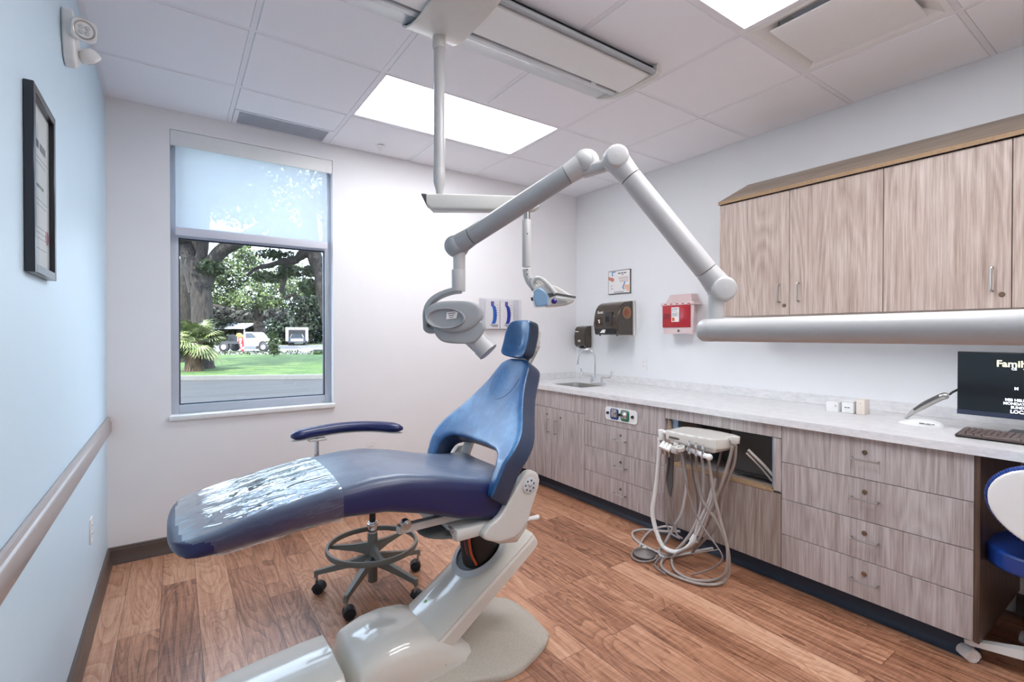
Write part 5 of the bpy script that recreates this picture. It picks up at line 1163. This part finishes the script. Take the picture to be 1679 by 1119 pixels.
for s_, sz, y, z, m_, b_ in (('Family Dental', .040, .545, 1.211, gold, .0007), ('CE', .014, .4975, 1.198, wh, .0004), ('MIB HELP DESK', .0155, .5165, 1.062, wh, .0005), ('MONDAY - FRIDAY', .0155, .522, 1.046, wh, .0005), ('SUNDAY', .0155, .4985, 1.030, wh, .0005), ('LOCATION', .020, .500, 1.010, wh, .0007), ('M', .017, .488, 1.112, wh, .0005)):
    text('screen_lettering', s_, sz, (xx, y, z), (0, -1, 0), (0, 0, 1), m_, sc_, 'LEFT', .0002, b_)
MB().box(3.03, 3.06, .37, .45, ZT + .008, 1.15, .004).box(3.022, 3.04, .34, .48, 1.08, 1.18, .004).build('stand_neck', 'black', t)
MB().box(3.0, 3.16, .30, .52, ZT, ZT + .009, .004).build('stand_base', 'black', t)
# keyboard
t = thing('keyboard', 'dark brown computer keyboard in front of the monitor', 'keyboard', (2.88, .43, ZT))
kb = mat('dark_brown_plastic', (62, 48, 46), .4, var=.05); kc = mat('key_top_brown', (104, 88, 84), .42, var=.08)
kx0, kx1, ky1, ky0 = 2.775, 2.925, .632, .19
b = MB(); b.loft([[(kx0 + .012, y, ZT), (kx0, y, ZT + .008), (kx0 + .004, y, ZT + .012), (kx1, y, ZT + .024), (kx1 + .002, y, ZT)] for y in (ky0, ky1)]); b.build('case', kb, t, sm=20)
for r in range(5):
    xk0 = kx0 + .010 + r * .0268; n = 22 if r else 9; y = ky1 - .008
    for k in range(n):
        wk = .0185 if r else (.024 if k != 3 else .115)
        if y - wk < ky0 + .004: break
        zb = ZT + .012 + (xk0 - kx0) * .08; q = MB()
        q.loft([[(xk0 + m, y - wk + m, zb), (xk0 + .0215 - m, y - wk + m, zb + .0017), (xk0 + .0215 - m, y - m, zb + .0017), (xk0 + m, y - m, zb)] if j == 0 else [(xk0 + m, y - wk + m, zb + .007), (xk0 + .0215 - m, y - wk + m, zb + .0087), (xk0 + .0215 - m, y - m, zb + .0087), (xk0 + m, y - m, zb + .007)] for j, m in ((0, .0), (1, .0028))])
        q.build('key', kc, t, sm=0); y -= wk + .0012
# three little things left on the worktop
t = thing('dispenser_box', 'low white box, leftmost of the three little boxes on the worktop', 'box', (3.12, 1.235, ZT))
MB().box(3.09, 3.15, 1.207, 1.268, ZT, ZT + .055, .002).build('box', 'white', t)
MB().poly([(3.0899, y, z) for y, z in ((1.228, ZT + .022), (1.218, ZT + .034), (1.224, ZT + .034), (1.220, ZT + .044), (1.212, ZT + .03), (1.219, ZT + .03))], (-.0006, 0, 0)).build('printed_mark', 'steel', t, sm=0)
t = thing('power_adapter', 'white cube adapter, middle one of the three little boxes on the worktop', 'adapter', (3.12, 1.165, ZT))
MB().box(3.095, 3.15, 1.132, 1.192, ZT, ZT + .062, .006, 3).build('body', 'white', t)
MB().box(3.094, 3.151, 1.131, 1.193, ZT + .062, ZT + .068, .002).build('cap', 'white', t)
words('lettering', (.012, .012), .004, (3.0945, 1.176, ZT + .03), (0, -1, 0), (0, 0, 1), 'dkgrey', t, .0006)
t = thing('charger_stand', 'upright beige white charger, rightmost and tallest of the three little boxes', 'charger', (3.12, 1.098, ZT))
MB().box(3.10, 3.17, 1.080, 1.122, ZT, ZT + .082, .004, 3).build('body', mat('warm_white_plastic', (232, 220, 208), .35, var=.01), t)
MB().lathe([(.001, 0), (.0032, 0), (.001, .001)], (3.0998, 1.10, ZT + .062), (-1, 0, 0), 12).build('button', 'steel', t)

# ================================================================ outside the window
G0 = -.15; KO = Vector((.16, 18.9, 0)); KU = Vector((.882, -.471, 0)); KV = Vector((.471, .882, 0))
def K(u, v, z=0): return KO + KU * u + KV * v + Vector((0, 0, G0 + z))
def band(name, v0, v1, z, m, u0=-60, u1=90, n=1):
    b = MB(); b.loft([[K(u0, v0, z - .3), K(u1, v0, z - .3), K(u1, v1, z - .3), K(u0, v1, z - .3)], [K(u0, v0, z), K(u1, v0, z), K(u1, v1, z), K(u0, v1, z)]])
    o = b.build(name, m, sm=0); o['kind'] = 'structure'; return o
def asph():
    t = NT('asphalt'); n = t.noise(t.coord((.25, 1.6, 1), rot=(0, 0, -.49)), 1.2, 4); n2 = t.noise(t.coord(), 40, 3)
    f = t.math('ADD', t.math('MULTIPLY', n.outputs[0], .6), t.math('MULTIPLY', n2.outputs[0], .4))
    t.l(t.ramp(f, [(.3, (26, 26, 28)), (.7, (48, 47, 49))]), t.p.inputs['Base Color']); t.p.inputs['Roughness'].default_value = .9; return t.m
def grassm():
    t = NT('lawn_grass'); n = t.noise(t.coord((.6, 1.6, 1), rot=(0, 0, -.49)), 1.6, 5, .7); n2 = t.noise(t.coord(), 9, 5, .8)
    f = t.math('ADD', t.math('MULTIPLY', n.outputs[0], .55), t.math('MULTIPLY', n2.outputs[0], .45))
    t.l(t.ramp(f, [(.36, (22, 42, 12)), (.5, (54, 84, 26)), (.62, (100, 118, 56))]), t.p.inputs['Base Color']); t.p.inputs['Roughness'].default_value = .9
    t.bump(n2.outputs[0], .8, .08); return t.m
band('trim_2', -14.5, 0, 0, asph()); band('trim_3', 0, .28, .13, mat('concrete_kerb', (92, 92, 91), .9, var=.1, vs_=3))
band('trim_4', .28, 17.6, .10, grassm()); band('trim_5', 17.6, 46, .06, mat('pale_concrete_drive', (100, 98, 97), .9, var=.12, vs_=1))
band('trim_6', 46, 140, .08, mat('far_verge', (66, 78, 44), .95, var=.2, vs_=.6))
names_ = {'trim_2': 'grey asphalt road outside the window', 'trim_3': 'pale concrete kerb', 'trim_4': 'green lawn strip', 'trim_5': 'pale concrete drive', 'trim_6': 'far verge under the trees'}
def bark(name, a, c):
    t = NT(name); n = t.noise(t.coord((3, 3, .7)), 5, 5, .7, .6); t.l(t.ramp(n.outputs[0], [(.35, a), (.65, c)]), t.p.inputs['Base Color']); t.p.inputs['Roughness'].default_value = .95; t.bump(n.outputs[0], .9, .05); return t.m
BK = bark('oak_bark', (16, 14, 14), (56, 51, 48)); BKr = bark('palm_bark', (40, 30, 22), (96, 78, 62))
def leafm(name, a, c, sc=.8):
    t = NT(name); n = t.noise(t.coord(), sc, 4, .7); t.l(t.ramp(n.outputs[0], [(.32, a), (.66, c)]), t.p.inputs['Base Color']); t.p.inputs['Roughness'].default_value = .7; return t.m
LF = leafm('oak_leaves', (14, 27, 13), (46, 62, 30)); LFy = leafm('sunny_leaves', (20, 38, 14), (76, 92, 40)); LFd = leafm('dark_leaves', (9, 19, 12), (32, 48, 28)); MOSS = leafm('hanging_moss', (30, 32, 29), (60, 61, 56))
def leaves(blobs, n, size, seed=1):
    """many small leaf clusters scattered through ellipsoids (centre, radii)"""
    r = random.Random(seed); b = MB(); tot = sum(q[1][0] * q[1][1] * q[1][2] for q in blobs)
    for c, rad_ in blobs:
        k = max(20, int(n * rad_[0] * rad_[1] * rad_[2] / tot)) if tot else 0
        k = int((k + n / len(blobs)) / 2)
        for _ in range(k):
            d = Vector((r.gauss(0, 1), r.gauss(0, 1), r.gauss(0, 1))).normalized() * (r.random() ** .45)
            p = Vector(c) + Vector((d.x * rad_[0], d.y * rad_[1], d.z * rad_[2]))
            a = Vector((r.gauss(0, 1), r.gauss(0, 1), r.gauss(0, 1))).normalized(); e = a.cross(Vector((r.gauss(0, 1), r.gauss(0, 1), r.gauss(0, 1)))).normalized()
            s = size * (.6 + .8 * r.random()); s2 = s * (.4 + .3 * r.random())
            b.bm.faces.new([b.bm.verts.new(q) for q in (p - a * s, p - e * s2 , p + a * s, p + e * s2)])
    return b
def at(cx, cy, t):   # surveyed bearing (picture column and row) and distance -> place
    d = Vector((.5707, .8212, 0)) * cos(.0082) + Vector((0, 0, -.0082)); u_ = Vector((.8212, -.5707, 0)); v_ = u_.cross(d)
    return Vector((0, 0, 1.3576)) + (d + u_ * ((cx - 839.5) / 797.1) - v_ * ((cy - 553.6) / 797.1)) * t
# big near oak
t = thing('oak_tree', 'big near oak with a thick forked trunk at the left of the window view', 'tree', K(-.7, 3.6, .1))
D1 = 19.6
tr = MB(); base = at(330, 606, D1)
tr.tube(catmull([at(330, 614, D1), at(330, 585, D1), at(331, 540, D1), at(331, 500, D1), at(327, 465, D1)], 5), [.62, .55, .5, .46, .44, .43, .42, .41, .40, .39, .39, .38, .38, .38, .38, .38, .38, .38, .38, .38, .36], 14)
tr.tube(catmull([at(329, 480, D1), at(340, 455, D1), at(352, 425, D1), at(368, 408, D1), at(395, 393, D1), at(425, 375, D1 + 1), at(470, 350, D1 + 2)], 5), [.30] * 10 + [.27] * 10 + [.22] * 11, 12)
tr.tube(catmull([at(326, 480, D1), at(318, 445, D1), at(308, 415, D1), at(300, 395, D1), at(292, 360, D1 - 1), at(280, 300, D1 - 1)], 5), [.36] * 8 + [.3] * 10 + [.22] * 8, 12)
tr.tube(catmull([at(322, 450, D1), at(330, 420, D1), at(333, 395, D1), at(336, 340, D1), at(350, 280, D1)], 5), [.22] * 21, 10)
tr.build('trunk', BK, t, sm=60)
lv = leaves([(at(300, 290, D1), (3, 3, 1.6)), (at(360, 270, D1), (2.6, 3, 1.6)), (at(430, 310, D1 + 3), (3, 3, 1.6)), (at(400, 345, D1 + 2), (1.8, 2, .8)), (at(290, 340, D1 - 2), (1.0, 2, .7)), (at(345, 440, D1), (.5, .8, .35)), (at(300, 245, D1), (3.5, 3, 1.2)), (at(470, 380, D1 + 3), (1.2, 1.5, .5))], 9000, .12, 2)
lv.build('foliage', LF, t, sm=0)
# second trunk behind
t = thing('oak_tree', 'dark leaning trunk just behind the big near oak, at the left window edge', 'tree', K(-2.5, 7, .1))
MB().tube(catmull([at(300, 608, 24), at(303, 560, 24), at(303, 500, 24), at(309, 450, 24), at(318, 380, 24), at(330, 290, 24)], 5), [.42] * 26, 12).build('trunk', BK, t, sm=60)
leaves([(at(325, 280, 24), (2.6, 3, 2))], 1500, .14, 3).build('foliage', LF, t, sm=0)
# fan palm
t = thing('fan_palm', 'shaggy fan palm with spiky green fronds in front of the near oak', 'palm', K(-.3, 2.4, .1))
D2 = 18.2; pc_ = at(322, 560, D2)
MB().tube([at(318, 614, D2), at(318, 600, D2), at(319, 580, D2), at(321, 560, D2)], [.36, .30, .27, .25], 14).build('trunk', BKr, t, sm=50)
r_ = random.Random(5); PALM = [leafm('palm_sunny', (40, 58, 20), (120, 132, 72), 2), leafm('palm_green', (24, 40, 18), (84, 98, 56), 2), leafm('palm_pale', (60, 70, 40), (150, 156, 118), 2)]
for k in range(60):
    az = 2 * pi * k * .381966; el = radians(-40 + 118 * ((k * 7) % 60) / 60)
    d = Vector((cos(az) * cos(el), sin(az) * cos(el), sin(el))); L = .30 + .32 * r_.random(); hub = pc_ + d * L + Vector((0, 0, -.05)); b = MB()
    b.tube([pc_, pc_ + d * L * .6, hub], .014, 5)
    sd = d.cross(Zv).normalized() if abs(d.z) < .98 else Vector((1, 0, 0)); up = sd.cross(d)
    for j in range(15):
        a = radians(-78 + 156 * j / 14); q = (d * cos(a) + sd * sin(a)); ln = .66 * (1 - .25 * abs(a) / 1.4) * (.85 + .3 * r_.random()); w = sd * cos(a) - d * sin(a)
        tip = hub + q * ln - Zv * ln * .3; m_ = hub + q * ln * .55
        vsx = [b.bm.verts.new(p) for p in (hub, m_ + w * .030, tip, m_ - w * .030)]
        b.bm.faces.new(vsx)
    b.build('frond', PALM[k % 3], t, sm=0)
# middle oak
t = thing('oak_tree', 'spreading oak in the middle distance with moss behind the white pickup truck', 'tree', at(428, 573, 47))
D3 = 46
tr = MB(); tr.tube(catmull([at(430, 575, D3), at(428, 555, D3), at(425, 540, D3), at(424, 528, D3)], 5), [.55, .5, .46, .42] * 4, 12)
tr.tube(catmull([at(424, 532, D3), at(410, 518, D3), at(392, 510, D3), at(370, 506, D3), at(345, 500, D3)], 5), [.28] * 12 + [.18] * 9, 8)
tr.tube(catmull([at(424, 532, D3), at(434, 516, D3), at(444, 500, D3), at(460, 492, D3), at(485, 482, D3)], 5), [.26] * 12 + [.15] * 9, 8)
tr.tube(catmull([at(424, 530, D3), at(420, 505, D3), at(428, 475, D3), at(420, 440, D3)], 5), [.2] * 16, 8)
tr.build('trunk', BK, t, sm=60)
bl_ = [(at(x, y, D3 + dz), (rx, 2.6, rz)) for x, y, rx, rz, dz in ((370, 470, 2.2, 1.5, 1), (400, 450, 1.8, 1.1, 0), (430, 478, 1.9, 1.3, -2), (455, 455, 1.8, 1.2, 2), (390, 492, 1.8, .9, -1), (480, 470, 1.6, 1.0, 0), (350, 488, 1.6, 1.2, 2), (410, 425, 1.6, .7, 1), (445, 500, 1.3, .8, -1), (375, 430, 1.4, .8, 0), (480, 440, 1.4, .7, 2), (420, 505, 1.6, .7, 1), (395, 408, 1.2, .6, 0), (357, 448, 1.0, .9, 0))]
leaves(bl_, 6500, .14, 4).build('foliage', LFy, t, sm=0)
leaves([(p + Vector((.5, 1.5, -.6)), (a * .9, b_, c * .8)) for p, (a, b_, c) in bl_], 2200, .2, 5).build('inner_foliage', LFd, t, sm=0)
leaves([(at(x, y, D3 - 2), (.9, .8, .55)) for x, y in ((372, 512), (395, 520), (355, 515), (450, 512))], 700, .22, 6).build('moss', MOSS, t, sm=0)
# right oak reaching in
t = thing('oak_tree', 'oak at the right window edge reaching a long crooked limb across', 'tree', at(545, 600, 24))
D4 = 24
tr = MB(); tr.tube(catmull([at(560, 612, D4), at(552, 570, D4), at(540, 500, D4), at(528, 455, D4), at(517, 425, D4), at(512, 400, D4), at(505, 330, D4)], 5), [.5] * 15 + [.36] * 16, 12)
tr.tube(catmull([at(516, 420, D4), at(500, 415, D4), at(482, 428, D4), at(460, 430, D4), at(440, 436, D4), at(420, 440, D4), at(405, 452, D4)], 5), [.26] * 8 + [.2] * 8 + [.13] * 8 + [.08] * 7, 8)
tr.tube(catmull([at(482, 426, D4), at(470, 440, D4), at(466, 460, D4), at(460, 480, D4)], 5), [.12] * 16, 8)
tr.build('trunk', BK, t, sm=60)
leaves([(at(500, 300, D4), (3, 3, 1.8)), (at(540, 340, D4), (2, 2, 1.5)), (at(450, 250, D4 + 2), (3, 3, 1.2)), (at(506, 470, D4), (.5, .6, .45)), (at(455, 418, D4), (1.0, .8, .25)), (at(510, 445, D4), (.4, .4, .3)), (at(475, 445, D4), (.7, .6, .3)), (at(440, 455, D4), (.8, .6, .3))], 6000, .10, 7).build('foliage', LF, t, sm=0)
# far trees and hedges
far = [((500, 505, 66, 3.6, 3.0), 'round dark green tree behind the box truck', LFd, 3500), ((520, 520, 70, 2.6, 3.4), 'tall green tree at the right window edge behind the trailer', LF, 2500), ((455, 540, 62, 2.2, 2.4), 'dark bushy tree between the pickup and the box truck', LFd, 2200), ((385, 532, 64, 3.4, 1.0), 'bright green clipped hedge above the white roof', LFy, 2600), ((340, 525, 60, 3.4, 2.2), 'dark thicket behind the fan palm', LFd, 2600)]
for (x, y, dd_, rx, rz), lb_, m_, n_ in far:
    p = at(x, y, dd_); t = thing('hedge' if 'hedge' in lb_ else 'far_tree', lb_, 'hedge' if 'hedge' in lb_ else 'tree', (p.x, p.y, G0 + .08))
    MB().tube([(p.x, p.y, G0), (p.x, p.y, max(p.z, .5))], .2, 8).build('trunk', BK, t)
    leaves([(p, (rx, 2.5, rz)), (p + Vector((0, 0, -rz * .7)), (rx * .9, 2.4, rz * .7)), (p + Vector((rx * .3, -.5, rz * .3)), (rx * .6, 2, rz * .6))], n_, .24, int(x)).build('foliage', m_, t, sm=0)
# young leafy shrub on the lawn
t = thing('young_tree', 'slim young leafy tree on the lawn in front of the pickup truck hood', 'tree', at(449, 588, 29.5))
MB().tube([at(449, 589, 29.5), at(449, 570, 29.5), at(448, 552, 29.5)], [.03, .025, .015], 6).build('trunk', BK, t)
leaves([(at(449, 562, 29.5), (.42, .4, .5)), (at(451, 577, 29.5), (.3, .3, .3)), (at(446, 550, 29.5), (.25, .3, .3))], 520, .085, 9).build('foliage', LFy, t, sm=0)
# low wildflower fringe by the drive
leaves([(K(u, 17.4, .22), (1.6, .35, .14)) for u in range(-8, 14, 2)], 1500, .07, 11).build('trim_7', LFy, sm=0)['kind'] = 'stuff'
tag(bpy.data.objects['trim_7'], 'thin fringe of weeds along the far side of the lawn', 'weeds'); bpy.data.objects['trim_7'].name = 'weeds'

# vehicles
def car_paint(nm, c): return mat(nm, c, .25, coat=.7, var=0)
WP = car_paint('white_car_paint', (150, 152, 156)); GL = mat('dark_car_glass', (30, 38, 46), .08, coat=1, var=0)
def basis(o, fx): # fx = forward direction
    fx = Vector(fx).normalized(); s = Vector((-fx.y, fx.x, 0)); o = Vector(o)
    return lambda x, y, z: o + fx * x + s * y + Vector((0, 0, z))
g = at(410, 577, 38.8); g.z = G0 + .06
P = basis(g, U); t = thing('pickup_truck', 'white pickup truck seen from the side through the window', 'truck', g)
def slab(pts, y0, y1, m, nm, par, P=P): return MB().poly([P(x, y0, z) for x, z in pts], P(0, y1, 0) - P(0, y0, 0)).build(nm, m, par, sm=25)
body = [(-.15, .48), (-.15, 1.02), (1.12, 1.05), (1.85, 1.02), (1.98, .9), (2.0, .55), (1.9, .45), (1.78, .5), (1.72, .72), (1.55, .84), (1.35, .84), (1.18, .72), (1.1, .46)]
slab(body, -.85, .85, WP, 'body', t)
slab([(-.12, 1.02), (-.10, 1.50), (.0, 1.56), (.55, 1.56), (.72, 1.50), (1.12, 1.05)], -.76, .76, WP, 'cab', t)
slab([(.08, 1.08), (.08, 1.46), (.56, 1.47), (.92, 1.10)], -.775, -.765, GL, 'side_window', t)
slab([(-1.85, .62), (-1.85, .84), (-.2, .84), (-.2, .62)], -.82, .82, mat('dark_truck_bed', (44, 46, 50), .6, var=.1), 'flat_bed', t)
slab([(-1.3, .84), (-1.3, 1.35), (-1.22, 1.35), (-1.22, .84)], -.8, .8, 'black', 'bed_rack', t)
slab([(-.62, .84), (-.62, 1.22), (-.18, 1.22), (-.18, .84)], -.7, .7, WP, 'tool_box', t)
slab([(1.86, .5), (1.86, .60), (2.06, .60), (2.06, .5)], -.85, .85, 'chrome', 'bumper', t)
for x in (-1.62, 1.46):
    for y in (-.72, .72):
        w = MB().lathe([(.001, -.12), (.30, -.12), (.38, -.09), (.38, .09), (.30, .12), (.001, .12)], P(x, y, .38), P(0, 1, 0) - P(0, 0, 0), 24).build('wheel', 'rubber', t)
        MB().lathe([(.001, -.13), (.20, -.13), (.21, -.115), (.001, -.11)], P(x, y, .38), (P(0, 1, 0) - P(0, 0, 0)) * (1 if y < 0 else -1), 16).build('hub', 'steel', w)
g = at(487, 568, 60); g.z = G0 + .06
tv = (Vector((0, 0, 0)) - g); tv.z = 0; P = basis(g, tv); t = thing('box_truck', 'dark pickup with a white box camper facing the window', 'truck', g)
MB().loft([[P(x, y, z) for y, z in ((-.95, .35), (.95, .35), (.95, .85), (.80, .95), (-.80, .95), (-.95, .85))] for x in (-3, 2.2)]).build('body', mat('blue_grey_car_paint', (50, 56, 70), .3, coat=.6, var=0), t, sm=25)
MB().loft([[P(x, y, z) for y, z in ((-.8 * k, .95), (.8 * k, .95), (.62 * k, 1.38), (-.62 * k, 1.38))] for x, k in ((.1, 1), (.9, 1), (1.3, .8))]).build('cab_glass', GL, t, sm=25)
MB().box(-1, 1, -1, 1, -1, 1).xf(Matrix.Translation(P(2.22, 0, .66)) @ Matrix.Rotation(math.atan2(tv.y, tv.x), 4, 'Z') @ Matrix.Diagonal((.04, .70, .17, 1))).build('grille', 'steel', t, sm=0)
MB().box(-1, 1, -1, 1, -1, 1).xf(Matrix.Translation(P(-1.6, .0, 1.35)) @ Matrix.Rotation(math.atan2(tv.y, tv.x), 4, 'Z') @ Matrix.Diagonal((1.6, 1.28, .85, 1))).build('camper_box', WP, t, sm=0)
MB().box(-1, 1, -1, 1, -1, 1).xf(Matrix.Translation(P(.02, .0, 1.40)) @ Matrix.Rotation(math.atan2(tv.y, tv.x), 4, 'Z') @ Matrix.Diagonal((.03, .95, .5, 1))).build('dark_opening', 'black', t, sm=0)
for x in (-2.3, 1.6):
    for y in (-.85, .85): MB().lathe([(.001, -.12), (.34, -.12), (.36, 0), (.34, .12), (.001, .12)], P(x, y, .36), P(0, 1, 0) - P(0, 0, 0), 20).build('wheel', 'rubber', t)
g = at(508, 561, 76); g.z = G0 + .06; tv = -g; tv.z = 0; P = basis(g, tv)
t = thing('camper_trailer', 'small white camper trailer behind the box camper', 'trailer', g)
MB().loft([[P(x, y, z) for y, z in ((-.95, .35), (.95, .35), (1.0, .8), (.92, 1.5), (.6, 1.78), (-.6, 1.78), (-.92, 1.5), (-1.0, .8))] for x in (-4, 0)]).build('body', WP, t, sm=25)
for y, w in ((-.55, .16), (0, .22), (.55, .16)): MB().loft([[P(x, y + a, z) for a, z in ((-w, 1.05), (w, 1.05), (w, 1.42), (-w, 1.42))] for x in (0, .02)]).build('window', GL, t, sm=0)
for y in (-.8, .8): MB().lathe([(.001, -.1), (.3, -.1), (.3, .1), (.001, .1)], P(-1.5, y, .3), P(0, 1, 0) - P(0, 0, 0), 18).build('wheel', 'rubber', t)
# low building with a pale metal roof
g = at(392, 560, 62); g.z = G0 + .08; P = basis(g, U)
t = thing('open_shed', 'pale metal roofed shed behind the pickup truck', 'building', g)
MB().loft([[P(x, y, z) for y, z in ((-2.6, 2.05), (0, 2.75), (2.6, 2.05), (2.6, 1.98), (0, 2.65), (-2.6, 1.98))] for x in (-5.5, 2.2)]).build('roof', mat('pale_metal_roof', (130, 135, 142), .5, var=.1, vs_=2), t, sm=0)
for x in (-5.2, -1.6, 2.0): MB().cyl(P(x, -2.4, 0), P(x, -2.4, 2.05), .08, seg=8).build('post', WP, t)
MB().loft([[P(x, 2.3, z) for x in (-5.3, 2.1)] + [P(x, 2.4, z) for x in (2.1, -5.3)] for z in (0, 2.05)]).build('wall', mat('dull_grey_wall', (60, 61, 64), .8, var=.1), t, sm=0)
# feather flag reading OPEN
FD = 36.5; g = at(401, 583, FD); g.z = G0 + .1
t = thing('feather_flag', 'red feather flag with a yellow top reading OPEN beside the pickup truck', 'flag', g)
def F(cx, cy, d=0): return at(cx, cy, FD) - Fw * d
MB().tube(catmull([g, F(400.5, 577), F(400, 562), F(398, 551), F(393, 547.5), F(388, 548.5)], 5), .016, 6).build('pole', 'steel', t)
fl = MB().poly([F(*p) for p in ((390, 553.2), (398.6, 553.2), (400.2, 562), (400.6, 576.5), (395, 575.5), (391.5, 562))], Fw * .015).build('banner', mat('flag_red', (130, 14, 22), .6, var=.05), t, sm=0)
MB().poly([F(*p, .001) for p in ((386.8, 550), (388.5, 547), (392.5, 546), (396.5, 548), (398.6, 553.2), (390, 553.2))], Fw * .015).build('banner_top', mat('flag_yellow', (170, 116, 44), .6, var=.05), fl, sm=0)
for k, (l_, cx, cy) in enumerate((('O', 392.3, 558.6), ('P', 393.0, 563.4), ('E', 394.0, 568.2), ('N', 395.2, 573.0))):
    text('lettering', l_, .24, F(cx, cy, .004), U, Zv, 'paper', fl, 'LEFT', .004, .012)
# green utility box by the lawn
g = at(521, 583, 33); g.z = G0 + .1; P = basis(g, U)
t = thing('utility_box', 'low green utility box at the right end of the lawn', 'utility box', g)
MB().box(g.x - .25, g.x + .3, g.y - .25, g.y + .25, G0 + .1, G0 + .42, .02).build('cabinet', mat('utility_green', (42, 54, 38), .6, var=.1), t)
# tree line closing the view on both sides
rt = random.Random(21); bl = []
for k in range(26):
    u = -58 + k * 4.6
    if 0 < u < 22: continue
    bl.append((K(u, 52 + rt.random() * 8, 2.6 + rt.random() * 1.5), (3.2, 2.6, 3.0 + rt.random() * 1.6)))
o = leaves(bl, 9000, .32, 22).build('distant_treeline', LFd, sm=0)
tag(o, 'distant dark line of trees beyond the drive, far left and right', 'trees', kind='stuff')
